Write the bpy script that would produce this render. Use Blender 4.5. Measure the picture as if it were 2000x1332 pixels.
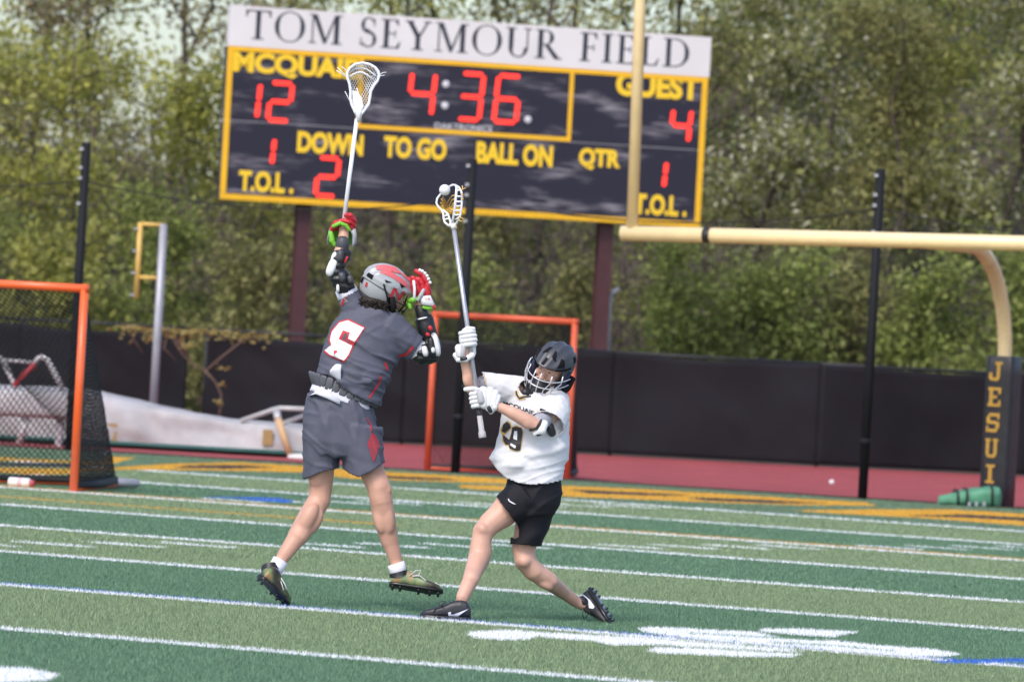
import bpy, bmesh, math, random
import numpy as np
from mathutils import Vector, Matrix, noise as mnoise
from mathutils.bvhtree import BVHTree
random.seed(7); RNG = np.random.default_rng(7)
R = math.radians
scene = bpy.context.scene
for o in list(bpy.data.objects): bpy.data.objects.remove(o)
C = scene.collection

# ------------------------------------------------------------------ camera
F_PX, ROLL, PITCH, CAM_H = 13500.0, R(3.22), R(-0.027), 1.617
FIELD = R(30.0)                       # the yard lines run 30 degrees off the picture plane
cam_d = bpy.data.cameras.new('camera'); cam = bpy.data.objects.new('camera', cam_d); C.objects.link(cam)
cam_d.sensor_width = 36.0; cam_d.lens = F_PX / 2000 * 36.0
cam_d.clip_start = 0.5; cam_d.clip_end = 3000
cam_d.dof.use_dof = True; cam_d.dof.focus_distance = 39.5; cam_d.dof.aperture_fstop = 5.8
cam.matrix_world = Matrix.Translation((0, 0, CAM_H)) @ Matrix.Rotation(R(90) + PITCH, 4, 'X') @ Matrix.Rotation(ROLL, 4, 'Z')
scene.camera = cam

# ------------------------------------------------------------------ light
SUN_EL, SUN_AZ = R(47), R(205)        # high hazy sun behind and to the left of the photographer
w = bpy.data.worlds.new('World'); scene.world = w; w.use_nodes = True
nt = w.node_tree; nt.nodes.clear()
sky = nt.nodes.new('ShaderNodeTexSky'); sky.sky_type = 'NISHITA'; sky.sun_disc = False
sky.sun_elevation = SUN_EL; sky.sun_rotation = SUN_AZ
sky.air_density = 1.0; sky.dust_density = 2.2; sky.ozone_density = 1.6
bg = nt.nodes.new('ShaderNodeBackground'); bg.inputs['Strength'].default_value = 0.15
wo = nt.nodes.new('ShaderNodeOutputWorld')
nt.links.new(sky.outputs[0], bg.inputs[0]); nt.links.new(bg.outputs[0], wo.inputs[0])
sd = bpy.data.lights.new('sun', 'SUN'); sd.energy = 1.35; sd.angle = R(16); sd.color = (1.0, .93, .84)
sun = bpy.data.objects.new('sun', sd); C.objects.link(sun)
tov = Vector((math.sin(SUN_AZ) * math.cos(SUN_EL), math.cos(SUN_AZ) * math.cos(SUN_EL), math.sin(SUN_EL)))
sun.rotation_euler = tov.to_track_quat('Z', 'Y').to_euler(); sun.location = tov * 60
scene.view_settings.view_transform = 'Standard'; scene.view_settings.look = 'None'
scene.view_settings.exposure = 0.80; scene.view_settings.gamma = 1.0
scene.view_settings.use_curve_mapping = False
scene.cycles.use_denoising = True
scene.cycles.max_bounces = 6; scene.cycles.diffuse_bounces = 3; scene.cycles.transparent_max_bounces = 8

# ------------------------------------------------------------------ survey: where a sight line meets a plane of the place
def ray(x, y):
    X = (x - 1000) / F_PX; Z = -(y - 666) / F_PX
    c, s = math.cos(ROLL), math.sin(ROLL); X, Z = c * X - s * Z, s * X + c * Z
    c, s = math.cos(PITCH), math.sin(PITCH)
    return np.array([X, c - s * Z, s + c * Z])
def at(x, y, Y):                      # the point seen at x, y that stands Y metres away
    d = ray(x, y); p = d * (Y / d[1]); p[2] += CAM_H; return p
def gr(x, y, z=0.0):                  # the ground point seen at x, y
    d = ray(x, y); p = d * ((z - CAM_H) / d[2]); p[2] = z; return p
CF, SF = math.cos(FIELD), math.sin(FIELD)
def fld(u, v, z=0.0): return np.array([u * CF + v * SF, -u * SF + v * CF, z])
def tofld(p): return p[0] * CF - p[1] * SF, p[0] * SF + p[1] * CF

# ------------------------------------------------------------------ materials
def mat(name, col, rough=.6, metal=0, var=0, vscale=8, bump=0, bscale=60, spec=.5, sub=0, stretch=None, coat=0, emit=None):
    m = bpy.data.materials.new(name); m.use_nodes = True; n = m.node_tree.nodes; l = m.node_tree.links
    b = n['Principled BSDF']; b.inputs['Base Color'].default_value = (*col, 1); b.inputs['Roughness'].default_value = rough
    b.inputs['Metallic'].default_value = metal; b.inputs['Specular IOR Level'].default_value = spec
    if coat: b.inputs['Coat Weight'].default_value = coat; b.inputs['Coat Roughness'].default_value = .15
    if sub: b.inputs['Subsurface Weight'].default_value = sub; b.inputs['Subsurface Radius'].default_value = (.02, .008, .004)
    if emit: b.inputs['Emission Color'].default_value = (*emit[0], 1); b.inputs['Emission Strength'].default_value = emit[1]
    if var or bump:
        tc = n.new('ShaderNodeTexCoord'); mp = n.new('ShaderNodeMapping'); l.new(tc.outputs['Object'], mp.inputs[0])
        if stretch: mp.inputs['Scale'].default_value = stretch
    if var:
        t = n.new('ShaderNodeTexNoise'); t.inputs['Scale'].default_value = vscale; t.inputs['Detail'].default_value = 5
        l.new(mp.outputs[0], t.inputs[0])
        r = n.new('ShaderNodeMapRange'); r.inputs[1].default_value = .3; r.inputs[2].default_value = .7
        r.inputs[3].default_value = 1 - var; r.inputs[4].default_value = 1 + var
        l.new(t.outputs[0], r.inputs[0])
        mx = n.new('ShaderNodeMix'); mx.data_type = 'RGBA'; mx.blend_type = 'MULTIPLY'; mx.inputs[0].default_value = 1
        mx.inputs[6].default_value = (*col, 1); l.new(r.outputs[0], mx.inputs[7]); l.new(mx.outputs[2], b.inputs['Base Color'])
    if bump:
        t2 = n.new('ShaderNodeTexNoise'); t2.inputs['Scale'].default_value = bscale; t2.inputs['Detail'].default_value = 4
        l.new(mp.outputs[0], t2.inputs[0])
        bp = n.new('ShaderNodeBump'); bp.inputs['Strength'].default_value = bump; bp.inputs['Distance'].default_value = .01
        l.new(t2.outputs[0], bp.inputs['Height']); l.new(bp.outputs[0], b.inputs['Normal'])
    return m
def attr_mat(name, rough=.6, trans=0, spec=.3):
    m = bpy.data.materials.new(name); m.use_nodes = True; n = m.node_tree.nodes; l = m.node_tree.links
    b = n['Principled BSDF']; b.inputs['Roughness'].default_value = rough; b.inputs['Specular IOR Level'].default_value = spec
    a = n.new('ShaderNodeAttribute'); a.attribute_name = 'tint'; l.new(a.outputs['Color'], b.inputs['Base Color'])
    if trans:
        tr = n.new('ShaderNodeBsdfTranslucent'); l.new(a.outputs['Color'], tr.inputs[0])
        mx = n.new('ShaderNodeMixShader'); mx.inputs[0].default_value = trans
        l.new(b.outputs[0], mx.inputs[1]); l.new(tr.outputs[0], mx.inputs[2]); l.new(mx.outputs[0], n['Material Output'].inputs[0])
    return m

# ------------------------------------------------------------------ object helpers
ORG = {}
def tag(o, label=None, cat=None, group=None, kind=None):
    if label: o['label'] = label
    if cat: o['category'] = cat
    if group: o['group'] = group
    if kind: o['kind'] = kind
    return o
def thing(name, loc, label, cat, group=None):
    o = bpy.data.objects.new(name, None); C.objects.link(o); o.location = loc; o.empty_display_size = .3
    ORG[o.name] = np.array(loc, float); tag(o, label, cat, group); return o
def link(name, me, m=None, parent=None, smooth=True, origin=None):
    """me holds world coordinates; they are made local to the thing (or to the object's own base)"""
    nv = len(me.vertices); co = np.empty(nv * 3); me.vertices.foreach_get('co', co); co = co.reshape(-1, 3)
    if parent is not None: org = ORG[parent.name]
    elif origin is not None: org = np.array(origin, float)
    else: org = np.array([(co[:, 0].min() + co[:, 0].max()) / 2, (co[:, 1].min() + co[:, 1].max()) / 2, co[:, 2].min()])
    co = co - org; me.vertices.foreach_set('co', co.ravel()); me.update()
    o = bpy.data.objects.new(name, me); C.objects.link(o)
    if parent is not None: o.parent = parent
    else: o.location = org
    ORG[o.name] = org
    if m is not None:
        me.materials.clear()
        for mm in (m if isinstance(m, (list, tuple)) else [m]): me.materials.append(mm)
    if smooth: me.shade_smooth()
    return o
def basis(d):
    d = d / np.linalg.norm(d); a = np.array([0, 0, 1.]) if abs(d[2]) < .9 else np.array([1., 0, 0])
    u = np.cross(d, a); u /= np.linalg.norm(u); return u, np.cross(d, u)
class MB:
    def __init__(s): s.v = []; s.f = []
    def add(s, v, f):
        b = len(s.v); s.v += [tuple(map(float, p)) for p in v]; s.f += [tuple(i + b for i in q) for q in f]; return s
    def box(s, c, ax, ay, az):        # centre and three half-axis vectors
        c = np.array(c, float); ax, ay, az = map(lambda q: np.array(q, float), (ax, ay, az))
        v = [c + i * ax + j * ay + k * az for i in (-1, 1) for j in (-1, 1) for k in (-1, 1)]
        if np.dot(np.cross(ax, ay), az) < 0: v = [c + i * ax + j * ay + k * az for i in (1, -1) for j in (-1, 1) for k in (-1, 1)]
        return s.add(v, [(0, 1, 3, 2), (4, 6, 7, 5), (0, 4, 5, 1), (2, 3, 7, 6), (0, 2, 6, 4), (1, 5, 7, 3)])
    def abox(s, c, sx, sy, sz): return s.box(c, (sx / 2, 0, 0), (0, sy / 2, 0), (0, 0, sz / 2))
    def tube(s, pts, r, n=8, cap=True):
        pts = [np.array(p, float) for p in pts]; rs = r if isinstance(r, (list, tuple, np.ndarray)) else [r] * len(pts)
        b = len(s.v); u = None
        for i, p in enumerate(pts):
            d = pts[min(i + 1, len(pts) - 1)] - pts[max(i - 1, 0)]
            d = d / (np.linalg.norm(d) + 1e-12)
            if u is None: u, w_ = basis(d)
            else:
                u = u - d * np.dot(u, d); nn = np.linalg.norm(u)
                if nn < 1e-6: u, _ = basis(d)
                else: u = u / nn
            w_ = np.cross(d, u)
            for k in range(n):
                a = 2 * math.pi * k / n; s.v.append(tuple(p + rs[i] * (math.cos(a) * u + math.sin(a) * w_)))
        for i in range(len(pts) - 1):
            for k in range(n):
                k2 = (k + 1) % n; s.f.append((b + i * n + k, b + i * n + k2, b + (i + 1) * n + k2, b + (i + 1) * n + k))
        if cap:
            s.f.append(tuple(b + k for k in reversed(range(n)))); e = b + (len(pts) - 1) * n; s.f.append(tuple(e + k for k in range(n)))
        return s
    def loft(s, secs, n=28, ex=2.0):  # secs: centre, half-axis a, half-axis b; closed with caps
        b = len(s.v)
        for c, a, bb in secs:
            c, a, bb = np.array(c, float), np.array(a, float), np.array(bb, float)
            for k in range(n):
                t = 2 * math.pi * k / n; ct, st = math.cos(t), math.sin(t)
                ct = math.copysign(abs(ct) ** (2 / ex), ct); st = math.copysign(abs(st) ** (2 / ex), st)
                s.v.append(tuple(c + a * ct + bb * st))
        for i in range(len(secs) - 1):
            for k in range(n):
                k2 = (k + 1) % n; s.f.append((b + i * n + k, b + i * n + k2, b + (i + 1) * n + k2, b + (i + 1) * n + k))
        s.f.append(tuple(b + k for k in reversed(range(n)))); e = b + (len(secs) - 1) * n; s.f.append(tuple(e + k for k in range(n)))
        return s
    def capsule(s, p0, r0, p1, r1, n=14):
        p0, p1 = np.array(p0, float), np.array(p1, float); d = p1 - p0; L = np.linalg.norm(d)
        if L < 1e-6: d = np.array([0, 0, 1.]); L = 1e-6
        d = d / L; pts = []; rs = []
        for a in (-1.45, -1.1, -.7, -.3): pts.append(p0 + d * r0 * math.sin(a)); rs.append(r0 * math.cos(a))
        for a in (.3, .7, 1.1, 1.45): pts.append(p1 + d * r1 * math.sin(a)); rs.append(r1 * math.cos(a))
        return s.tube(pts, rs, n)
    def chain(s, pts, n=14):          # [(p, r), ...]
        for (a, ra), (b, rb) in zip(pts, pts[1:]): s.capsule(a, ra, b, rb, n)
        return s
    def ell(s, c, ax, ay, az, nu=14, nv=9):
        c, ax, ay, az = [np.array(q, float) for q in (c, ax, ay, az)]; b = len(s.v)
        s.v.append(tuple(c - az))
        for j in range(1, nv):
            ph = -math.pi / 2 + math.pi * j / nv
            for i in range(nu):
                t = 2 * math.pi * i / nu
                s.v.append(tuple(c + math.cos(ph) * (math.cos(t) * ax + math.sin(t) * ay) + math.sin(ph) * az))
        s.v.append(tuple(c + az)); top = len(s.v) - 1
        for i in range(nu):
            i2 = (i + 1) % nu; s.f.append((b, b + 1 + i2, b + 1 + i))
            for j in range(nv - 2): s.f.append((b + 1 + j * nu + i, b + 1 + j * nu + i2, b + 1 + (j + 1) * nu + i2, b + 1 + (j + 1) * nu + i))
            s.f.append((b + 1 + (nv - 2) * nu + i, b + 1 + (nv - 2) * nu + i2, top))
        return s
    def ball(s, c, r, **k): return s.ell(c, (r, 0, 0), (0, r, 0), (0, 0, r), **k)
    def prism(s, poly, axis):         # poly of 3D points, extruded by axis
        poly = [np.array(p, float) for p in poly]; n = len(poly); b = len(s.v); axis = np.array(axis, float)
        nrm = sum(np.cross(poly[i], poly[(i + 1) % n]) for i in range(n))
        if np.dot(nrm, axis) > 0: poly = poly[::-1]
        s.v += [tuple(p) for p in poly] + [tuple(p + axis) for p in poly]
        s.f.append(tuple(range(b, b + n))); s.f.append(tuple(b + n + i for i in reversed(range(n))))
        for i in range(n): j = (i + 1) % n; s.f.append((b + j, b + i, b + n + i, b + n + j))
        return s
    def mesh(s, name='m'):
        me = bpy.data.meshes.new(name); me.from_pydata(s.v, [], s.f); me.update(); return me
    def build(s, name, m=None, parent=None, smooth=False, origin=None): return link(name, s.mesh(name), m, parent, smooth, origin)
def evaluated(me, mods):
    o = bpy.data.objects.new('tmp', me); C.objects.link(o)
    for typ, kw in mods:
        md = o.modifiers.new('m', typ)
        for k, v in kw.items(): setattr(md, k, v)
    dg = bpy.context.evaluated_depsgraph_get(); dg.update()
    out = bpy.data.meshes.new_from_object(o.evaluated_get(dg)); bpy.data.objects.remove(o); bpy.data.meshes.remove(me); return out
def fuse(mb, vox=.007, it=4):
    return evaluated(mb.mesh(), [('REMESH', dict(mode='VOXEL', voxel_size=vox, adaptivity=0)), ('SMOOTH', dict(factor=.5, iterations=it))])
def coords(me):
    a = np.empty(len(me.vertices) * 3); me.vertices.foreach_get('co', a); return a.reshape(-1, 3)
def normals(me):
    a = np.empty(len(me.vertices) * 3); me.vertex_normals.foreach_get('vector', a); return a.reshape(-1, 3)
def displace(me, fn):
    co, no = coords(me), normals(me); d = np.array([fn(p) for p in co]); co = co + no * d[:, None]
    me.vertices.foreach_set('co', co.ravel()); me.update(); return me
def cut(me, pred):                    # remove faces whose centre meets pred
    bm = bmesh.new(); bm.from_mesh(me); bmesh.ops.delete(bm, geom=[f for f in bm.faces if pred(f.calc_center_median())], context='FACES')
    bm.to_mesh(me); bm.free(); return me
def thick(me, t): return evaluated(me, [('SOLIDIFY', dict(thickness=t, offset=-1))])
_txt = {}
def text2d(s, bold=0.0):
    """flat outline of a word, normalised to a unit box"""
    k = (s, bold)
    if k not in _txt:
        cu = bpy.data.curves.new('t', 'FONT'); cu.body = s; cu.offset = bold; cu.resolution_u = 4; cu.fill_mode = 'FRONT'
        o = bpy.data.objects.new('t', cu); C.objects.link(o); dg = bpy.context.evaluated_depsgraph_get(); dg.update()
        me = bpy.data.meshes.new_from_object(o.evaluated_get(dg)); bpy.data.objects.remove(o)
        co = coords(me)[:, :2]; co = (co - co.min(0)) / (co.max(0) - co.min(0))
        _txt[k] = (co, [tuple(p.vertices) for p in me.polygons])
    return _txt[k]
def ip(poly, x, y):                   # points in polygon, numpy
    c = np.zeros(len(x), bool); n = len(poly)
    for i in range(n):
        x0, y0 = poly[i]; x1, y1 = poly[(i + 1) % n]
        if y0 == y1: continue
        m = ((y0 > y) != (y1 > y)) & (x < (x1 - x0) * (y - y0) / (y1 - y0) + x0); c ^= m
    return c
# ================================================================== GROUND, TURF, PAINT
YD = 0.9144; V3 = 38.08
def sheet(name, poly, z, m, kind='structure', label=None):
    mb = MB(); mb.add([(p[0], p[1], z) for p in poly], [tuple(range(len(poly)))])
    o = mb.build(name, m, None, False, origin=(poly[0][0], poly[0][1], z)); o['kind'] = kind
    if label: o['label'] = label
    nz = o.data.polygons[0].normal.z
    if nz < 0: o.data.flip_normals()
    return o
M_dirt = mat('leaf_litter_ground', (.065, .055, .038), .9, var=.4, vscale=2, bump=.5, bscale=8)
M_track = mat('red_track_rubber', (.33, .05, .05), .8, var=.16, vscale=1.3, bump=.3, bscale=150)
M_turf = mat('turf_backing', (.085, .14, .085), .9, var=.3, vscale=20)
M_white = mat('white_field_paint', (.75, .76, .78), .8, var=.1, vscale=30)
M_gold = mat('gold_field_paint', (.62, .36, .055), .8, var=.1, vscale=20)
M_black = mat('black_field_paint', (.035, .033, .045), .8)
M_blue = mat('blue_field_paint', (.06, .17, .5), .8)
# ground sheet with the wooded bank rising behind the fence, out to the horizon
def bank(x, y):
    t = min(max((y - 113) / 36, 0), 1); t = t * t * (3 - 2 * t)
    hgt = 4.2 + 5.0 / (1 + math.exp(-(x - 1) / 2.2))
    return -0.012 + t * hgt + (0.35 * mnoise.noise((x * .22, y * .22, 3)) if y > 114 else 0) * t
xs = [-1500, -400, -120, -60] + list(np.arange(-40, 41, 2.5)) + [60, 120, 400, 1500]
ys = [-200, 0, 40, 80, 105] + list(np.arange(112, 152, 2.5)) + [165, 220, 500, 1500, 2500]
mb = MB(); nx = len(xs)
mb.v = [(x, y, bank(x, y)) for y in ys for x in xs]
mb.f = [(j * nx + i, j * nx + i + 1, (j + 1) * nx + i + 1, (j + 1) * nx + i) for j in range(len(ys) - 1) for i in range(nx - 1)]
o = mb.build('ground', M_dirt, None, True, origin=(0, 0, 0)); o['kind'] = 'structure'
EDGE = [(-40, 88.5), (-12, 82.2), (-5.9, 80.9), (-2.3, 80.7), (1.0, 79.6), (5.9, 77.9), (12, 75.2), (40, 62)]
FENCE = [(-30, 97.4), (-11, 98.4), (0, 99.4), (4.5, 100.1), (9, 102.6), (24, 112)]
sheet('running_track', [(p[0], p[1] - 6) for p in EDGE] + [(p[0], p[1] + .6) for p in reversed(FENCE)], 0.0, M_track)
sheet('turf_field', [(-60, 5), (60, 5)] + EDGE[::-1], 0.004, M_turf)
paint = []                                                        # (field polygon, colour code) for the pile
def painted(name, polys_w, m, code, label=None, z=.008):
    for q in polys_w:
        sheet(name, q, z, m, label=label); paint.append((np.array([p[:2] for p in q]), code))
def strip(u0, u1, v, wd): return [fld(u0, v - wd / 2), fld(u1, v - wd / 2), fld(u1, v + wd / 2), fld(u0, v + wd / 2)]
for k in range(0, 9):
    v = V3 + (k - 3) * 5 * YD
    wd = .19 + .02 * k
    painted('yard_line', [strip(-75, 5, v, wd)], M_white, 1)
v6 = V3 + 15 * YD
painted('gold_boundary_line', [strip(-75, 5, v6 + .38, .24), strip(-75, -29.4, v6 - 2.62, .24)], M_gold, 2)
v2 = V3 - 5 * YD
painted('blue_boundary_line', [strip(-75, 5, v2 + .15, .1)], M_blue, 4)
for k in range(-8, 26):
    if k % 5 == 0: continue
    uh = -26.3; painted('hash_mark', [strip(uh - .62, uh, V3 + k * YD, .22)], M_white, 1)
for k in range(16, 25):                                            # the other hash row, farther over
    if k % 5: painted('hash_mark', [strip(-33.6, -32.9, V3 + k * YD, .22)], M_white, 1)
def gpoly(pts, dy=3): return [gr(x, y + dy) for x, y in pts]
def crop8(pts): return [(1000 + a / 2, 880 + b / 2) for a, b in pts]
NUM = [crop8([(490, 697), (560, 690), (760, 700), (960, 712), (1060, 735), (1240, 742), (1450, 764), (1640, 778), (1760, 795), (1700, 806), (1540, 806), (1380, 796), (1240, 780), (1000, 760), (800, 745), (640, 728), (520, 712)]),
       crop8([(975, 697), (1120, 697), (1355, 710), (1250, 731), (1120, 722), (960, 708)]),
       crop8([(-180, 718), (-150, 707), (0, 703), (100, 711), (300, 722), (480, 730), (700, 748), (900, 764), (1080, 778), (1150, 788), (1000, 784), (780, 772), (560, 760), (400, 762), (310, 745), (200, 738), (90, 728), (60, 740), (-60, 742), (-150, 733)]),
       crop8([(525, 783), (560, 771), (700, 773), (900, 780), (1140, 796), (1090, 808), (900, 808), (700, 798), (570, 793)])]
painted('yard_number', [gpoly(q) for q in NUM], M_white, 1)
painted('yard_number', [gpoly([(-260, 1310), (-40, 1303), (60, 1306), (118, 1320), (90, 1331), (0, 1336), (-200, 1340)])], M_white, 1)
def bandq(pts, wd): return [[(x0, y0 - wd / 2), (x1, y1 - wd / 2), (x1, y1 + wd / 2), (x0, y0 + wd / 2)] for (x0, y0), (x1, y1) in zip(pts, pts[1:])]
for ln in ([(690, 716), (900, 727), (1100, 738), (1240, 746)], [(640, 739), (800, 753), (1000, 769), (1260, 790)], [(560, 765), (800, 777), (1000, 789), (1160, 796)], [(1000, 752), (1250, 764), (1500, 786)]):
    for q in bandq(crop8(ln), 2.6): paint.append((np.array([p[:2] for p in gpoly(q)]), 0))   # bare turf between the strokes
painted('blue_crease_arc', [gpoly([(1815, 1292), (1900, 1289), (2060, 1286), (2060, 1293), (1900, 1297), (1840, 1296)])], M_blue, 4, z=.010)
painted('blue_crease_arc', [gpoly([(400, 973.5), (480, 974), (540, 975), (577, 981), (560, 985), (510, 982), (460, 976.5), (400, 975)], 0)], M_blue, 4, z=.010)
GOLD = [[(-60, 901), (140, 906), (205, 912), (265, 896), (208, 894), (190, 905), (60, 899), (-60, 893)],
        [(-60, 914), (100, 918), (210, 916), (330, 908), (470, 905), (600, 913), (600, 925), (420, 921), (230, 920), (130, 928), (60, 930), (-60, 922)],
        [(600, 914), (760, 924), (900, 932), (1000, 938), (1010, 948), (860, 943), (700, 938), (600, 928)],
        [(900, 949), (1000, 952), (1010, 962), (930, 958), (895, 955)],
        [(1080, 950), (1250, 957), (1400, 966), (1560, 976), (1690, 983), (1715, 990), (1560, 989), (1400, 984), (1250, 978), (1080, 971)],
        [(1545, 999), (1700, 997), (1860, 997), (2100, 1012), (2100, 1036), (1960, 1026), (1800, 1014), (1640, 1006)]]
BLK = [[(-60, 906), (60, 906), (150, 909), (215, 912), (130, 915), (0, 913)], [(370, 911), (470, 911), (540, 915), (450, 918), (340, 916)],
       [(740, 931), (860, 936), (900, 940), (840, 940), (740, 936)], [(1110, 958), (1260, 965), (1350, 969), (1300, 971), (1150, 966)],
       [(1340, 973), (1480, 978), (1620, 986), (1500, 985), (1380, 980)], [(1770, 1009), (1880, 1007), (2100, 1018), (2100, 1025), (1900, 1014)]]
painted('gold_end_zone_lettering', [gpoly(q, 0) for q in GOLD], M_gold, 2)
painted('black_end_zone_lettering', [gpoly(q, 0) for q in BLK], M_black, 3, z=.012)

# the pile of the artificial turf: blades in bands, wider spaced farther off; each blade has its own yarn colour
def yarn(xy, rng):
    u, v = xy[:, 0] * CF - xy[:, 1] * SF, xy[:, 0] * SF + xy[:, 1] * CF
    band = np.floor((v - V3) / (5 * YD)).astype(int) % 2            # 5-yard stripes of two greens
    lt = np.array([.265, .345, .195]); dk = np.array([.15, .265, .165])
    endz = v > V3 + 25 * YD
    c = np.where(((band == 1) & ~endz)[:, None], dk, lt)
    c = np.where(endz[:, None], np.array([.165, .25, .16]), c)
    c = c * rng.uniform(.62, 1.38, len(xy))[:, None] * np.array([1, 1, 1])
    n1 = np.array([mnoise.noise((x * 1.7, y * .6, 0)) for x, y in xy[::16]]).repeat(16)[:len(xy)]
    c = c * (1 + .10 * n1)[:, None]
    c0 = c.copy()
    col = {1: (.80, .80, .83), 2: (.66, .38, .05), 3: (.04, .038, .05), 4: (.05, .17, .55)}
    for poly, code in paint:
        lo, hi = poly.min(0) - .02, poly.max(0) + .02
        m = (xy[:, 0] > lo[0]) & (xy[:, 0] < hi[0]) & (xy[:, 1] > lo[1]) & (xy[:, 1] < hi[1])
        idx = np.nonzero(m)[0]
        if len(idx) == 0: continue
        jx = xy[idx, 0] + rng.normal(0, .006, len(idx)); jy = xy[idx, 1] + rng.normal(0, .012, len(idx))
        q = idx[ip(poly, jx, jy)]
        q = q[rng.random(len(q)) < .93]
        if code == 0: c[q] = c0[q]; continue
        c[q] = np.array(col[code]) * rng.uniform(.85, 1.1, len(q))[:, None]
    return c
M_yarn = attr_mat('turf_yarn', .55, .25, .3)
def turf_pile(y0, y1, dens, wd, hgt):
    def half(y): return y * .0765 + 3.0
    area = (half(y0) + half(y1)) * (y1 - y0); n = int(area * dens)
    yy = RNG.uniform(y0, y1, n * 2); keep = RNG.random(n * 2) < half(yy) / half(y1); yy = yy[keep]
    xx = RNG.uniform(-1, 1, len(yy)) * half(yy)
    e = np.interp(xx, [p[0] for p in EDGE], [p[1] for p in EDGE]); k = yy < e; xx, yy = xx[k], yy[k]; n = len(xx)
    xy = np.stack([xx, yy], 1); col = yarn(xy, RNG)
    a = RNG.uniform(0, 2 * math.pi, n); h = hgt * RNG.uniform(.55, 1.25, n); ww = wd * RNG.uniform(.6, 1.4, n)
    la, ll = RNG.uniform(0, 2 * math.pi, n), RNG.uniform(0, .9, n) * h
    v = np.zeros((n, 3, 3)); dx, dy = np.cos(a) * ww / 2, np.sin(a) * ww / 2
    v[:, 0] = np.stack([xx - dx, yy - dy, np.full(n, .002)], 1); v[:, 1] = np.stack([xx + dx, yy + dy, np.full(n, .002)], 1)
    v[:, 2] = np.stack([xx + np.cos(la) * ll, yy + np.sin(la) * ll, .004 + h], 1)
    me = bpy.data.meshes.new('turf_pile'); me.vertices.add(n * 3); me.vertices.foreach_set('co', v.ravel())
    me.loops.add(n * 3); me.loops.foreach_set('vertex_index', np.arange(n * 3, dtype=np.int32))
    me.polygons.add(n); me.polygons.foreach_set('loop_start', np.arange(0, n * 3, 3, dtype=np.int32))
    me.update(calc_edges=True)
    at_ = me.color_attributes.new('tint', 'FLOAT_COLOR', 'POINT')
    at_.data.foreach_set('color', np.concatenate([np.repeat(col, 3, 0), np.ones((n * 3, 1))], 1).ravel().astype(np.float32))
    me.materials.append(M_yarn)
    o = bpy.data.objects.new('turf_pile', me); C.objects.link(o); tag(o, 'short artificial grass blades of the striped playing field', 'turf', None, 'stuff')
turf_pile(27.0, 47, 3200, .0045, .021)
turf_pile(47, 64, 1500, .007, .021)
turf_pile(64, 89, 700, .011, .021)

# ================================================================== WINDSCREEN FENCE
def along(poly, d):
    for (x0, y0), (x1, y1) in zip(poly, poly[1:]):
        L = math.hypot(x1 - x0, y1 - y0)
        if d <= L: return np.array([x0 + (x1 - x0) * d / L, y0 + (y1 - y0) * d / L, 0])
        d -= L
    return np.array([*poly[-1], 0])
M_screen = mat('black_windscreen_cloth', (.0145, .014, .018), .85, var=.25, vscale=.8, bump=.2, bscale=9, spec=.12)
M_pipe_blk = mat('black_fence_pipe', (.012, .012, .016), .5)
fx = along(FENCE, 30); fence = thing('windscreen_fence', (fx[0], fx[1], 0), 'long low fence covered in black windscreen cloth beyond the red track', 'fence')
def fpoint(x): return np.interp(x, [p[0] for p in FENCE], [p[1] for p in FENCE])
spans = [(-16, -13), (-13, -10), (-10, -7.0), (-7.0, -4.62), (-4.36, -1.5), (-1.5, 1.5), (1.5, 4.5), (4.5, 7.5), (7.5, 10.5), (10.5, 14)]
for i, (xa, xb) in enumerate(spans):
    mb = MB(); nu, nv = 40, 18; top = 1.5 - (.06 if xa < -2 else 0)
    for j in range(nv + 1):
        for k in range(nu + 1):
            x = xa + (xb - xa) * k / nu; t = j / nv
            sag = .05 * math.sin(math.pi * k / nu) * t + (.06 * mnoise.noise((x * .7, 0, 2)) if xa < -2 else .015 * mnoise.noise((x, 1, 2))) * t
            wv = .05 * mnoise.noise((x * 1.3 + t * .9, t * 2.2, 1)) + .03 * mnoise.noise((x * 3 + t * 4, t * 2.5, 5))
            mb.v.append((x, fpoint(x) - .05 + wv * (1.5 if xa < -2 else .8), .03 + (top - .03 - sag) * t))
    for j in range(nv):
        for k in range(nu): a = j * (nu + 1) + k; mb.f.append((a, a + 1, a + nu + 2, a + nu + 1))
    link('cloth_panel', thick(mb.mesh(), .004), M_screen, fence)
    for x in (xa,):
        MB().tube([(x, fpoint(x) + .04, 0), (x, fpoint(x) + .04, 1.5)], .03, 10).build('post', M_pipe_blk, fence, True)
    MB().tube([(xa, fpoint(xa) + .04, 1.49), ((xa + xb) / 2, fpoint((xa + xb) / 2) + .04, 1.49), (xb, fpoint(xb) + .04, 1.49)], .022, 8).build('top_rail', M_pipe_blk, fence, True)

# ================================================================== SCOREBOARD
SB0, SBA = np.array([-4.6, 109.0, 0]), R(14)
sa, sn = np.array([math.cos(SBA), math.sin(SBA), 0]), np.array([math.sin(SBA), -math.cos(SBA), 0])   # along the board, out of its face
def sbl(x, y):                        # board coordinates (along, up) of a sight line
    d = ray(x, y); o = np.array([0, 0, CAM_H]); t = np.dot(SB0 - o, sn) / np.dot(d, sn); p = o + d * t
    return np.dot(p - SB0, sa), p[2]
def sbw(a, z, off=0): return SB0 + sa * a + np.array([0, 0, z]) + sn * off
SPX = np.linalg.norm(sbw(*sbl(901, 250)) - sbw(*sbl(900, 250)))   # metres per picture unit on the board
M_board = mat('weathered_black_board', (.020, .019, .034), .5, spec=.3)
n_, l_ = M_board.node_tree.nodes, M_board.node_tree.links; b_ = n_['Principled BSDF']
tc = n_.new('ShaderNodeTexCoord'); mp = n_.new('ShaderNodeMapping'); mp.inputs['Scale'].default_value = (.55, .55, 1.6); l_.new(tc.outputs['Object'], mp.inputs[0])
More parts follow.
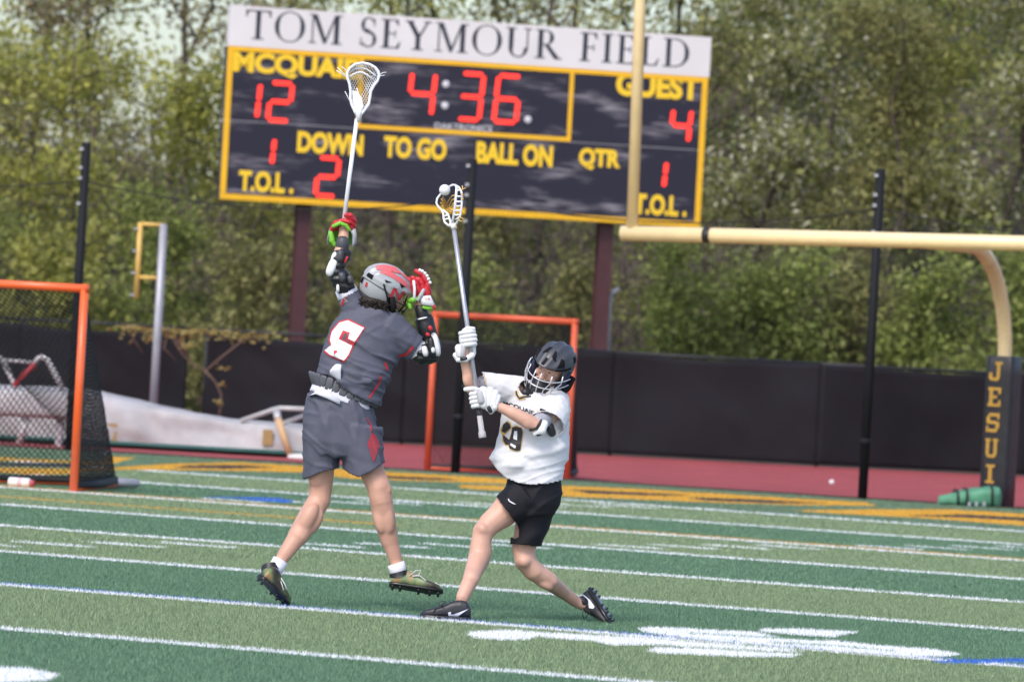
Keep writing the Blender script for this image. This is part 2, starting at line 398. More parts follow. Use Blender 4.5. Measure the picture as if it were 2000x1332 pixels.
t1 = n_.new('ShaderNodeTexNoise'); t1.inputs['Scale'].default_value = 2.1; t1.inputs['Detail'].default_value = 3; l_.new(mp.outputs[0], t1.inputs[0])
mp2 = n_.new('ShaderNodeMapping'); mp2.inputs['Scale'].default_value = (.7, .7, 9); l_.new(tc.outputs['Object'], mp2.inputs[0])
t2 = n_.new('ShaderNodeTexNoise'); t2.inputs['Scale'].default_value = 3; t2.inputs['Detail'].default_value = 6; l_.new(mp2.outputs[0], t2.inputs[0])
r1 = n_.new('ShaderNodeMapRange'); r1.inputs[1].default_value = .5; r1.inputs[2].default_value = .7; l_.new(t1.outputs[0], r1.inputs[0])
r2 = n_.new('ShaderNodeMapRange'); r2.inputs[1].default_value = .42; r2.inputs[2].default_value = .62; l_.new(t2.outputs[0], r2.inputs[0])
mm_ = n_.new('ShaderNodeMath'); mm_.operation = 'MULTIPLY'; l_.new(r1.outputs[0], mm_.inputs[0]); l_.new(r2.outputs[0], mm_.inputs[1])
mx = n_.new('ShaderNodeMix'); mx.data_type = 'RGBA'; mx.inputs[6].default_value = (.020, .019, .034, 1); mx.inputs[7].default_value = (.25, .235, .27, 1)
l_.new(mm_.outputs[0], mx.inputs[0]); l_.new(mx.outputs[2], b_.inputs['Base Color'])
M_sign = mat('off_white_sign_panel', (.66, .64, .65), .5, var=.04, vscale=1.5)
M_ink = mat('dark_sign_lettering', (.018, .022, .04), .5)
M_yel = mat('yellow_board_trim', (.80, .44, .010), .5, var=.06, vscale=5)
M_ylet = mat('yellow_board_lettering', (.85, .55, .02), .5)
M_led = mat('lit_red_led', (.5, .02, .01), .4, emit=((1.0, .03, .02), 1.1))
M_bulb = mat('unlit_pale_led', (.6, .6, .64), .4)
M_ibeam = mat('maroon_painted_steel', (.065, .018, .022), .55, var=.2, vscale=4)
M_galv = mat('galvanised_steel', (.36, .36, .40), .45, .35, var=.1, vscale=10)
a0, zt = sbl(446, 90); a1, _ = sbl(1384, 146); _, zb = sbl(432, 389); _, zst = sbl(447, 10)
al, _ = sbl(437, 240); ar, _ = sbl(1375, 290)
zseam = sbl(900, 264)[1]
bw = 11 * SPX
sbase = sbw((al + ar) / 2, 0, -.35)
board = thing('scoreboard', sbase, 'big black and yellow electronic scoreboard under a white name sign on maroon posts', 'scoreboard')
def sbox(a_0, a_1, z0, z1, d0, d1, name, m, parent=None, bev=0):
    mb = MB().box(sbw((a_0 + a_1) / 2, (z0 + z1) / 2, (d0 + d1) / 2), sa * (a_1 - a_0) / 2, sn * (d1 - d0) / 2, np.array([0, 0, (z1 - z0) / 2]))
    return mb.build(name, m, parent or board)
upper = sbox(al, ar, zseam + .008, zt, -.25, 0, 'upper_panel', M_board)
lower = sbox(al, ar, zb, zseam - .008, -.25, 0, 'lower_panel', M_board)
sbox(al, ar, zseam - .007, zseam + .007, -.2, -.012, 'panel_seam', M_sign)
sign = sbox(al, ar + .02, zt + .004, zst, -.16, .012, 'name_sign', M_sign)
for nm, q in (('border', (al, ar, zb, zb + bw)), ('border', (al, ar, zt - bw * .8, zt)), ('border', (al, al + bw, zb + bw, zt - bw * .8)), ('border', (ar - bw, ar, zb + bw, zt - bw * .8))):
    sbox(*q, .002, .012, nm, M_yel)
ca0, cz1 = sbl(703, 106); ca1, _ = sbl(1122, 136); _, cz0 = sbl(905, 264)
cz1 = zt - bw * .8; t_ = 8 * SPX
sbox(ca0, ca0 + t_, cz0 + t_, cz1, .002, .012, 'clock_border', M_yel); sbox(ca1 - t_, ca1, cz0 + t_, cz1, .002, .012, 'clock_border', M_yel); sbox(ca0, ca1, cz0, cz0 + t_, .002, .012, 'clock_border', M_yel)
# slightly raised digit windows
def word(s, cx, cy, wpx, hpx, m, parent, bold=.0, off=.006, name='lettering'):
    a, z = sbl(cx, cy); co, fs = text2d(s, bold); W, H = wpx * SPX, hpx * SPX
    mb = MB(); mb.add([sbw(a + (p[0] - .5) * W, z + (p[1] - .5) * H, off) for p in co], fs); return mb.build(name, m, parent)
for s, cx, cy, w_, h_, par in (('MCQUAID', 584, 132, 254, 45, upper), ('GUEST', 1285, 169, 166, 46, upper), ('DOWN', 645, 281, 128, 41, lower), ('TO GO', 811, 290, 122, 41, lower),
                               ('BALL ON', 1005, 302, 150, 42, lower), ('QTR', 1171, 312, 82, 41, lower), ('T.O.L .', 520, 356, 106, 40, lower), ('T.O.L .', 1290, 401, 104, 40, lower)):
    word(s, cx, cy, w_, h_, M_ylet, par, .048)
word('DAKTRONICS', 905, 249, 112, 11, M_bulb, upper, .01)
# serif capitals of the name sign, drawn stroke by stroke
def serif_word(s, cx, cy, wpx, hpx, parent, m):
    T, t, sf = .155, .05, .045        # thick stem, hairline, serif thickness, for cap height 1
    def arc(cx_, cy_, rx, ry, a0, a1, thick_, thin, n=22):
        out, inn = [], []
        for i in range(n + 1):
            a = math.radians(a0 + (a1 - a0) * i / n); c, s_ = math.cos(a), math.sin(a); wd = thin + (thick_ - thin) * abs(c) ** 1.6
            out.append((cx_ + rx * c, cy_ + ry * s_)); inn.append((cx_ + (rx - wd) * c, cy_ + (ry - max(thin, wd * .3)) * s_))
        return [[out[i], out[i + 1], inn[i + 1], inn[i]] for i in range(n)]
    def stem(x, wd=T, y0=0, y1=1): return [(x, y0), (x + wd, y0), (x + wd, y1), (x, y1)]
    def srf(x0, x1, y): return [(x0, y), (x1, y), (x1, y + sf), (x0, y + sf)]
    def dia(xa, xb, wd): return [(xa, 0), (xa + wd, 0), (xb + wd, 1), (xb, 1)]
    def glyph(ch):
        if ch == 'T': return [stem(.34), srf(.22, .62, 0), [(.0, .95), (.83, .95), (.83, 1), (.0, 1)], [(0, .76), (.035, .76), (.09, .95), (0, .95)], [(.83, .76), (.795, .76), (.74, .95), (.83, .95)]], .83
        if ch == 'O': return [arc(.5, .5, .5, .53, 0, 360, .15, .04, 40)], 1.0
        if ch == 'M': return [stem(.1, .05), srf(0, .25, 0), stem(.84, T), srf(.74, 1.1, 0), [(.1, 1), (.26, 1), (.57, .16), (.5, 0)], [(.5, 0), (.57, .0), (.92, 1), (.85, 1)], srf(0, .2, .955), srf(.86, 1.1, .955)], 1.1
        if ch == 'S': return [arc(.27, .74, .25, .28, 30, 270, .12, .05), arc(.27, .26, .27, .28, -150, 90, .12, .05), [(.12, .56), (.40, .40), (.46, .48), (.2, .64)], stem(.44, .04, .72, .97), stem(.01, .04, .03, .3)], .56
        if ch == 'E': return [stem(.1), srf(0, .6, 0), srf(0, .56, .955), srf(.2, .48, .49), [(.6, 0), (.66, .24), (.62, .24), (.5, .04)], [(.56, 1), (.58, .78), (.54, .78), (.46, .96)], stem(.45, .035, .38, .63)], .66
        if ch == 'Y': return [stem(.36, T, 0, .5), srf(.25, .62, 0), [(.36, .44), (.51, .5), (.22, 1), (.05, 1)], [(.44, .48), (.51, .44), (.8, 1), (.74, 1)], srf(0, .3, .955), srf(.62, .88, .955)], .88
        if ch == 'U': return [stem(.1, T, .3, 1), stem(.7, .05, .3, 1), arc(.425, .32, .325, .34, 180, 360, .14, .05), srf(0, .35, .955), srf(.6, .86, .955)], .86
        if ch == 'R': return [stem(.1), srf(0, .35, 0), arc(.32, .73, .3, .27, -90, 90, .14, .045), srf(0, .34, .955), srf(.2, .34, .46), [(.3, .48), (.46, .48), (.86, 0), (.66, 0)], srf(.66, .92, 0)], .9
        if ch == 'F': return [stem(.1), srf(0, .36, 0), srf(0, .56, .955), srf(.2, .48, .47), [(.56, 1), (.58, .77), (.54, .77), (.46, .96)], stem(.45, .035, .36, .61)], .62
        if ch == 'I': return [stem(.1), srf(0, .36, 0), srf(0, .36, .955)], .36
        if ch == 'L': return [stem(.1), srf(0, .58, 0), srf(0, .36, .955), [(.58, 0), (.66, .26), (.62, .26), (.5, .04)]], .66
        if ch == 'D': return [stem(.1), srf(0, .35, 0), srf(0, .35, .955), arc(.36, .5, .52, .5, -90, 90, .15, .045, 26)], .88
        return [], .34
    x = 0; items = []
    for ch in s: g, adv = glyph(ch); items.append((x, g)); x += adv + .13
    tot = x - .13; a, z = sbl(cx, cy); W, H = wpx * SPX, hpx * SPX; k = 0
    for x0, g in items:
        if not g: continue
        mb = MB()
        for poly in [q for it in g for q in (it if isinstance(it[0], list) else [it])]:
            k += 1; off = .015 + .0004 * (k % 5)
            pts = [sbw(a + ((x0 + px) / tot - .5) * W, z + (py - .5) * H, off) for px, py in poly]
            bm = bmesh.new(); f = bm.faces.new([bm.verts.new(p) for p in pts]); bmesh.ops.triangulate(bm, faces=[f]); bm.verts.index_update()
            mb.add([tuple(v.co) for v in bm.verts], [tuple(v.index for v in f.verts) for f in bm.faces]); bm.free()
        mb.build('letter', m, parent)
serif_word('TOM SEYMOUR FIELD', 916, 77, 868, 55, sign, M_ink)
SEG = {'1': 'bc', '2': 'abged', '3': 'abgcd', '4': 'fgbc', '6': 'afgedc'}
def digit(ch, x0, x1, y0, y1, parent):
    cx, cy = (x0 + x1) / 2, (y0 + y1) / 2; a, z = sbl(cx, cy); W, H = (x1 - x0 - 5) * SPX, (y1 - y0) * SPX; t = 8.4 * SPX
    g0 = .012 if ch != '1' else .005
    th = t / 2; g = g0
    def bar(p, q):
        p, q = np.array(p, float), np.array(q, float); d = (q - p) / np.linalg.norm(q - p); nrm = np.array([-d[1], d[0]]); e = th * .7
        p2, q2 = p + d * g, q - d * g
        return [p2 + d * 0, p2 + d * e + nrm * th, q2 - d * e + nrm * th, q2, q2 - d * e - nrm * th, p2 + d * e - nrm * th]
    hw, hh = W / 2 - th, H / 2 - th; sk = .06
    P = {'a': ((-hw, hh), (hw, hh)), 'b': ((hw, hh), (hw, 0)), 'c': ((hw, 0), (hw, -hh)), 'd': ((-hw, -hh), (hw, -hh)), 'e': ((-hw, 0), (-hw, -hh)), 'f': ((-hw, hh), (-hw, 0)), 'g': ((-hw, 0), (hw, 0))}
    if ch == '1': hh = H / 2 - th * .6; P['b'] = ((0, hh), (0, 0)); P['c'] = ((0, 0), (0, -hh))
    root = MB().box(sbw(a, z, -.02), sa * W * .45, sn * .004, np.array([0, 0, H * .45])).build('digit', M_board, parent)
    for s_ in SEG[ch]:
        MB().prism([sbw(a + p[0] + sk * p[1], z + p[1], .004) for p in bar(*P[s_])], sn * .008).build('segment', M_led, root)
for ch, x0, x1, y0, y1, par in (('1', 492, 518, 163, 232, upper), ('2', 520, 574, 160, 239, upper), ('4', 794, 853, 140, 228, upper), ('3', 892, 947, 142, 237, upper), ('6', 962, 1019, 146, 242, upper),
                                ('4', 1305, 1354, 211, 281, upper), ('1', 522, 545, 270, 323, lower), ('2', 613, 665, 306, 386, lower), ('1', 1287, 1311, 315, 368, lower)):
    digit(ch, x0, x1, y0, y1, board)
for x, y in ((871, 165), (869, 207), (1031, 234)):
    a, z = sbl(x, y); MB().ell(sbw(a, z, .004), sa * .058, np.array([0, 0, .058]), sn * .012).build('colon_lamp', M_bulb, upper, True)
for cx in (597, 1190):
    a, _ = sbl(cx, 480); p = sbw(a, 0, -.33); mb = MB(); h_ = zst / 2
    for s_ in (-1, 1): mb.box(p + sn * .1 * s_ + np.array([0, 0, h_ - .2]), sa * .115, sn * .009, np.array([0, 0, h_]))
    mb.box(p + np.array([0, 0, h_ - .2]), sa * .007, sn * .09, np.array([0, 0, h_])); mb.build('support_post', M_ibeam, board)
a, _ = sbl(1200, 600); MB().tube([sbw(a + .03, -.1, -.4), sbw(a + .03, 2.3, -.4), sbw(a + .05, 2.42, -.4), sbw(a + .16, 2.5, -.4)], .036, 10).build('conduit', M_galv, board, True)

# ================================================================== GOAL POST
M_gp = mat('pale_yellow_goal_paint', (.82, .64, .36), .42, var=.05, vscale=6, coat=.2)
M_tape = mat('black_tape', (.012, .012, .014), .5)
M_pad = mat('black_vinyl_pad', (.014, .014, .02), .45, bump=.9, bscale=14, stretch=(1, 1, .6))
M_padlet = mat('gold_pad_lettering', (.55, .31, .045), .55, var=.12, vscale=30)
gb = gr(1946, 990); gpost = thing('goal_post', (gb[0], gb[1], 0), 'pale yellow gooseneck football goal post with a lettered black pad round its base', 'goal post')
GA = R(24); gu, gv = np.array([math.cos(GA), -math.sin(GA), 0]), np.array([math.sin(GA), math.cos(GA), 0])
gb = np.array([gb[0], gb[1], 0]); NECK = 2.97; BARZ = 2.935
# post and curved neck
pts = [gb + [0, 0, z] for z in (0, .6, 1.2, 1.62)]; rad = 1.3; cpt = gb - gv * rad + [0, 0, 1.62]
for i in range(1, 13):
    t = math.pi / 2 * i / 12; pts.append(cpt + gv * rad * math.cos(t) + np.array([0, 0, (BARZ - 1.62) * math.sin(t)]))
cc = gb - gv * NECK + [0, 0, BARZ]; pts.append(cc)
MB().tube(pts, .083, 20).build('gooseneck', M_gp, gpost, True)
tl = R(-1.25)                         # the whole frame has sagged a little to one side
bu = gu * math.cos(tl) - np.array([0, 0, math.sin(tl)]); bz = gu * math.sin(tl) + np.array([0, 0, math.cos(tl)])
lx = at(1214, 457, 80.4); half = 3.56
ll = cc - bu * half; MB().tube([ll, ll + bu * half, ll + bu * half * 2], .085, 22).build('crossbar', M_gp, gpost, True)
for q in (ll + bu * .12, ll + bu * (2 * half - .12)):
    MB().tube([q + bz * .02, q + bz * 6.1], .066, 18).build('upright', M_gp, gpost, True)
q = ll + bu * 1.04; MB().tube([q - bu * .042, q + bu * .042], .0875, 22).build('tape_band', M_tape, gpost, True)
pad = MB(); pw = .17
for z in (0,):
    secs = []
    for z_ in (.0, .02, .3, .6, .9, 1.2, 1.5, 1.70, 1.715):
        k = .93 if z_ in (.0, 1.715) else 1.0
        secs.append((gb + [0, 0, z_ + .006], gu * pw * k, gv * pw * k))
    pad.loft(secs, 32, 7)
pme = pad.mesh(); padobj = link('post_pad', displace(pme, lambda p: .006 * mnoise.noise((p[0] * 9 + p[2] * 7, p[1] * 9, p[2] * 5))), M_pad, gpost)
# slab letters down the pad
SLAB = {'J': [[(.45, .86), (1, .86), (1, 1), (.45, 1)], [(.6, .2), (.84, .2), (.84, .86), (.6, .86)], [(.2, 0), (.7, 0), (.84, .2), (.6, .2), (.28, .14)], [(.0, .12), (.28, .12), (.25, .42), (.0, .42)], [(0, .12), (.2, 0), (.4, .0), (.28, .16)]],
        'E': [[(.12, .14), (.38, .14), (.38, .86), (.12, .86)], [(0, 0), (1, 0), (1, .14), (0, .14)], [(0, .86), (1, .86), (1, 1), (0, 1)], [(.38, .43), (.72, .43), (.72, .57), (.38, .57)], [(.82, .14), (1, .14), (1, .34), (.82, .34)], [(.82, .66), (1, .66), (1, .86), (.82, .86)]],
        'S': [[(.1, .84), (.9, .84), (.8, 1), (.2, 1)], [(.0, .54), (.26, .6), (.26, .84), (.1, .84), (0, .76)], [(.0, .54), (.1, .43), (.9, .43), (1, .5), (.9, .57), (.26, .6)], [(.74, .16), (.9, .16), (1, .26), (1, .5), (.74, .43)], [(.2, 0), (.8, 0), (.9, .16), (.1, .16)], [(0, 0), (.16, 0), (.16, .32), (0, .32)], [(.84, .68), (1, .68), (1, 1), (.84, 1)]],
        'U': [[(.08, .2), (.32, .2), (.32, .88), (.08, .88)], [(.68, .2), (.92, .2), (.92, .88), (.68, .88)], [(.08, .2), (.24, 0), (.76, 0), (.92, .2), (.68, .2), (.62, .14), (.38, .14), (.32, .2)], [(0, .88), (.42, .88), (.42, 1), (0, 1)], [(.58, .88), (1, .88), (1, 1), (.58, 1)]],
        'I': [[(.36, .14), (.64, .14), (.64, .86), (.36, .86)], [(.16, 0), (.84, 0), (.84, .14), (.16, .14)], [(.16, .86), (.84, .86), (.84, 1), (.16, 1)]],
        'T': [[(.37, .14), (.63, .14), (.63, .86), (.37, .86)], [(.2, 0), (.8, 0), (.8, .14), (.2, .14)], [(0, .86), (1, .86), (1, 1), (0, 1)], [(0, .66), (.14, .66), (.14, .86), (0, .86)], [(.86, .66), (1, .66), (1, .86), (.86, .86)]]}
for i, ch in enumerate('JESUIT'):
    mb = MB(); zc = 1.545 - i * .292; k = 0
    for poly in SLAB[ch]:
        k += 1; ptsw = [gb - gv * (pw + .009 + .0007 * k) + gu * ((x - .5) * .155 - .035) + np.array([0, 0, zc + (y - .5) * .215]) for x, y in poly]
        bm = bmesh.new(); f = bm.faces.new([bm.verts.new(p) for p in ptsw]); bmesh.ops.triangulate(bm, faces=[f]); bm.verts.index_update()
        mb.add([tuple(v.co) for v in bm.verts], [tuple(v.index for v in f.verts) for f in bm.faces]); bm.free()
    mb.build('letter', M_padlet, padobj)

# ================================================================== SAFETY NET ALONG THE END OF THE FIELD
M_pole = mat('black_net_pole', (.010, .011, .014), .7, spec=.2)
M_cord = mat('black_net_cord', (.012, .012, .014), .8)
pole_px = [(-760, 3.7), (135, 3.62), (889, 3.66), (1684, 3.77), (2480, 3.8)]
poles = []
labels = ['black net pole behind the left orange lacrosse goal', 'black net pole standing behind the right orange lacrosse goal', 'tall black net pole beside the goal post, crossing behind its crossbar']
for i, (x, h) in enumerate(pole_px):
    d = ray(x, 900); X = None
    for Y in np.arange(70, 95, .02):
        Xp = at(x, 900, Y)[0]
        if Y > np.interp(Xp, [p[0] for p in EDGE], [p[1] for p in EDGE]) + .12: break
    p = at(x, 0, Y); base = gr(x, 660 + (x - 1000) * math.tan(ROLL) + CAM_H * F_PX / Y)
    base = np.array([base[0], base[1], 0.0]); poles.append((base, h))
    if i in (0, 4): continue
    t = thing('net_pole', base, labels[i - 1], 'pole', 'poles of the safety net')
    MB().tube([base, base + [0, 0, h]], .054, 16).build('shaft', M_pole, t, True)
    MB().tube([base + [0, 0, .62], base + [0, 0, .70]], .060, 16).build('collar', M_pole, t, True)
    for z in (h - .08, h - .30, h - .42, h - .72): MB().box(base + [-.05, -.03, z], (.022, 0, 0), (0, .03, 0), (0, 0, .018)).build('cable_clamp', M_galv, t)
nl = ['black safety netting strung left of the pole behind the left goal', 'black safety netting between the poles behind the two lacrosse goals', 'black safety netting hung between the right lacrosse goal and the goal post', 'black safety netting right of the pole beside the goal post']
for i in range(4):
    (p, hp), (q, hq) = poles[i], poles[i + 1]; L = np.linalg.norm(q - p); d = (q - p) / L
    if i == 0: p = p + d * (L - 2.6)
    if i == 3: q = p + d * 2.9
    Ls = np.linalg.norm(q - p)
    def topz(s, full=(poles[i], poles[i + 1])):
        t = np.linalg.norm(p + d * s - full[0][0]) / L; return (full[0][1] - .45) * (1 - t) + (full[1][1] - .45) * t - .9 * t * (1 - t)
    t = thing('safety_net', ((p + q) / 2), nl[i], 'net', 'spans of the safety net')
    mb = MB(); n = int(Ls / .042)
    for k in range(n + 1):
        s = Ls * k / n; b_ = p + d * s; wv = .03 * math.sin(s * 2.1); pt = b_ + np.array([0, wv, 0])
        mb.tube([pt + [0, 0, .01], b_ + [0, 0, topz(s)]], .0011, 3, False)
    for z in np.arange(.03, 3.4, .042):
        pts = [p + d * s + np.array([0, .03 * math.sin(s * 2.1) * (1 - z / 3.3), z]) for s in np.linspace(0, Ls, 24) if topz(s) > z]
        if len(pts) > 1: mb.tube(pts, .0009, 3, False)
    o = mb.build('mesh_cords', M_cord, t, True); o['kind'] = 'stuff'
    MB().tube([p + d * s + np.array([0, 0, topz(s)]) for s in np.linspace(0, Ls, 24)], .009, 6).build('top_cable', M_cord, t, True)
    MB().tube([p + d * s + np.array([0, .03 * math.sin(s * 2.1), .02]) for s in np.linspace(0, Ls, 24)], .010, 6).build('bottom_cord', M_cord, t, True)

# ================================================================== LACROSSE GOALS
M_org = mat('orange_goal_paint', (.80, .115, .022), .4, var=.06, vscale=5, coat=.2)
M_org2 = mat('faded_orange_goal_paint', (.66, .11, .045), .45, var=.08, vscale=5)
M_net = mat('black_goal_net_cord', (.012, .012, .014), .7)
M_net2 = mat('worn_dark_goal_net_cord', (.022, .02, .024), .7)
def lacrosse_goal(pr, ang, label, m, mnet, cordr, cell, joint=True):
    """pr: foot of the right post; ang: direction of the crossbar"""
    ux = np.array([math.cos(ang), -math.sin(ang), 0]); vy = np.array([math.sin(ang), math.cos(ang), 0]); W = 1.83; H = 1.83
    pr = np.array([pr[0], pr[1], 0.012]); pl = pr - ux * W; mid = (pr + pl) / 2; apex = mid + vy * 2.1
    g = thing('lacrosse_goal', (mid[0], mid[1], 0), label, 'lacrosse goal', 'lacrosse goals'); up = np.array([0, 0, 1.])
    r = .038
    for q in (pl, pr): MB().tube([q, q + up * (H + r)], r, 16).build('goal_upright', m, g, True)
    MB().tube([pl + up * H - ux * r, pr + up * H + ux * r], r, 16).build('top_bar', m, g, True)
    for q in (pl, pr): MB().tube([q + up * .028, apex + up * .028], .024, 10).build('base_rail', m, g, True)
    if joint: MB().capsule(apex + up * .05, .05, apex + vy * .16 + ux * .1 + up * .05, .045).build('base_joint', M_galv, g, True)
    tris = [('side_net', pl, pl + up * H, apex), ('side_net', pr, pr + up * H, apex), ('back_net', pl + up * H, pr + up * H, apex)]
    for nm, A, B, D in tris:
        D = D + up * .05; A = A + up * .02 if A[2] < .5 else A
        e1 = (B - A) / np.linalg.norm(B - A); nrm = np.cross(e1, D - A); nrm /= np.linalg.norm(nrm); e2 = np.cross(nrm, e1)
        P = [np.array([0., 0.]), np.array([np.linalg.norm(B - A), 0.]), np.array([np.dot(D - A, e1), np.dot(D - A, e2)])]
        area = (P[1][0] * P[2][1])
        mb = MB()
        for sg in (1, -1):
            dv = np.array([math.cos(R(45)), sg * math.sin(R(45))]); nn = np.array([-dv[1], dv[0]])
            ofs = [np.dot(p, nn) for p in P]
            for o_ in np.arange(min(ofs) + cell * .5, max(ofs), cell):
                hits = []
                for i in range(3):
                    a, b = P[i], P[(i + 1) % 3]; oa, ob = np.dot(a, nn) - o_, np.dot(b, nn) - o_
                    if oa * ob < 0: hits.append(a + (b - a) * oa / (oa - ob))
                if len(hits) < 2: continue
                h0, h1 = hits[:2]; k = max(2, int(np.linalg.norm(h1 - h0) / .22) + 1); pts = []
                for t in np.linspace(0, 1, k):
                    h = h0 + (h1 - h0) * t
                    l2 = h[1] / P[2][1]; rest = h - P[2] * l2; l1 = rest[0] / P[1][0]; l0 = 1 - l1 - l2
                    sag = 27 * max(l0, 0) * max(l1, 0) * max(l2, 0)
                    pts.append(A + e1 * h[0] + e2 * h[1] - up * .10 * sag - (.06 * sag * vy if nm == 'back_net' else 0))
                mb.tube(pts, cordr, 3, False)
        o = mb.build(nm, mnet, g, True); o['kind'] = 'stuff'
        MB().tube([A, B], .008, 5).build('net_lacing', mnet, g, True)
    # slack net heaped along the ground at the base
    MB().tube([pl + up * .05, (pl + apex) / 2 + up * .05, apex + up * .06, (pr + apex) / 2 + up * .05, pr + up * .05], [.02, .035, .05, .04, .03], 8).build('net_hem', mnet, g, True)
    return g
lacrosse_goal(gr(143, 963), R(30), 'bright orange lacrosse goal with black net, a white bottle in its mouth', M_org, M_net, .0046, .046)
lacrosse_goal(gr(1106, 938), R(27), 'faded orange lacrosse goal standing against the safety net', M_org2, M_net2, .0068, .040, False)

# ================================================================== ODDS AND ENDS AT THE FIELD EDGE
M_tarp = mat('dusty_grey_tarp', (.40, .385, .40), .75, var=.22, vscale=2.4, bump=.8, bscale=5)
M_tarp2 = mat('darker_grey_padding', (.38, .355, .38), .75, var=.15, vscale=2.5)  # a slightly darker grey than the tarp, for the bench end support
M_teal = mat('teal_tarp_binding', (.015, .085, .08), .7)
M_patch = mat('faded_gold_patch', (.33, .22, .09), .7)
M_tube = mat('pale_grey_tube', (.48, .47, .48), .45, .2, var=.1, vscale=12)
M_red = mat('red_tube_sleeve', (.45, .03, .045), .5)
M_tan = mat('tan_padded_leg', (.55, .36, .19), .6)
YT = 84.6
def prof(x): return np.interp(x, [-80, 175, 215, 300, 440, 520, 620], [752, 766, 776, 795, 822, 829, 837])
secs = []; tarp = thing('covered_landing_mat', at(330, 884, YT + .9) * [1, 1, 0], 'long low landing mat under a dusty grey tarp with gold patches', 'landing mat')
mb = MB(); nu, nv = 150, 26; x0, x1 = -70, 668
for k in range(nu + 1):
    x = x0 + (x1 - x0) * k / nu; zt_ = at(x, prof(x), YT)[2]; X = at(x, 860, YT)[0]
    for j in range(nv + 1):
        t = j / nv
        if t < .4: yy, zz = YT - .05 + .10 * (t / .4) ** 2, .04 + (zt_ - .09) * (t / .4)
        elif t < .5: s_ = (t - .4) / .1; yy, zz = YT + .05 + .12 * s_, zt_ - .05 + .05 * math.sin(s_ * math.pi / 2)
        elif t < .9: s_ = (t - .5) / .4; yy, zz = YT + .17 + 1.5 * s_, zt_ + .02 * math.sin(math.pi * s_)
        else: s_ = (t - .9) / .1; yy, zz = YT + 1.67 + .05 * s_, zt_ * (1 - s_) + .03 * s_
        fold = .10 * mnoise.noise((X * 1.4, zz * 2.2, 1)) + .06 * mnoise.noise((X * 3 + zz * 4, zz * 3, 4))
        mb.v.append((X, yy - fold * min(1, zz * 4) * (1 if t < .5 else .3), zz + (.02 * mnoise.noise((X * 2, yy, 8)) if t > .4 and t < .9 else 0)))
for k in range(nu):
    for j in range(nv): a = k * (nv + 1) + j; mb.f.append((a, a + nv + 1, a + nv + 2, a + 1))
mb.f.append(tuple(range(nv + 1))); mb.f.append(tuple(nu * (nv + 1) + j for j in reversed(range(nv + 1))))
mb.build('tarp_cover', M_tarp, tarp, True)
pts = [(at(x, 870, YT)[0], YT - .07 + .02 * math.sin(x * .05), .055) for x in np.linspace(-70, 668, 40)]
MB().tube(pts, .028, 8).build('hem_binding', M_teal, tarp, True)
for x, y, w_, h_ in ((219, 844, 19, 34), (523, 854, 20, 30)):
    c = at(x, y, YT - .055); MB().box(c, (w_ / 2 * .00627, 0, 0), (0, .012, 0), (0, 0, h_ / 2 * .00627)).build('patch', M_patch, tarp)
# padded bench half hidden by the left goal
YB = 83.4; SPB = YB / F_PX
bench = thing('padded_bench', at(60, 882, YB) * [1, 1, 0], 'grey padded bench seen through the left goal net', 'bench')
c = at(66, 789, YB); pl_ = MB()
pl_.loft([(c + [x, .25, 0], (0, .28 * k, 0), (0, 0, .17 * k)) for x, k in ((-1.05, .9), (-1.0, 1), (.40, 1), (.46, .93))], 24, 5)
pl_.build('seat_pad', M_tarp, bench, True)
for x in (42, -70):
    a_, b_ = at(x + 10, 815, YB + .1), at(x - 6, 882, YB + .1); b_[2] = 0.0; MB().tube([a_, b_], .045, 10).build('leg', M_tube, bench, True)
cb = at(118, 815, YB + .3); MB().abox((cb[0], cb[1], .2), .07, .4, .4).build('end_support', M_tarp2, bench)
# tubular frame stacked on the bench
def tubes(name, lst, Yd, label, cat, foot):
    base = at(*foot, Yd); t = thing(name, (base[0], base[1], base[2]), label, cat)
    for nm, m, r, pts in lst: MB().tube([at(x, y, Yd + dz) for x, y, dz in pts], r, 10).build(nm, m, t, True)
    return t
tubes('tubular_frame', [('tube', M_tube, .033, [(-60, 700, 0), (-8, 694, 0), (3, 700, 0), (30, 752, 0), (33, 764, 0)]), ('brace', M_tube, .022, [(2, 703, .02), (40, 706, .02), (64, 709, .02)]), ('red_sleeve', M_red, .036, [(28, 754, -.05), (50, 728, -.05), (68, 712, -.05)]),
                        ('tube', M_tube, .035, [(64, 715, .0), (74, 700, .0), (84, 697, 0), (92, 702, 0), (110, 735, 0), (124, 764, .05)])], YB + .1, 'bent grey tube frame with one red sleeve, on top of the padded bench', 'frame', (60, 765))
tubes('hurdle_frame', [('rail', M_tube, .03, [(470, 822, .25), (537, 799, .25), (546, 797, .2), (650, 801, .2)]), ('brace', M_tube, .028, [(650, 789, .3), (600, 809, .3), (545, 829, .3)]), ('padded_leg', M_tan, .045, [(543, 818, -.2), (555, 855, -.22), (566, 886, -.25)]),
                       ('leg_socket', M_tube, .047, [(540, 802, -.05), (543, 819, -.2)]), ('white_foot', mat('white_plastic', (.62, .62, .62), .5), .052, [(562, 893, -.25), (590, 894, -.25), (640, 897, -.25)])], YT - .1, 'grey tube frame with a tan padded leg and white foot, before the tarp', 'frame', (580, 900))
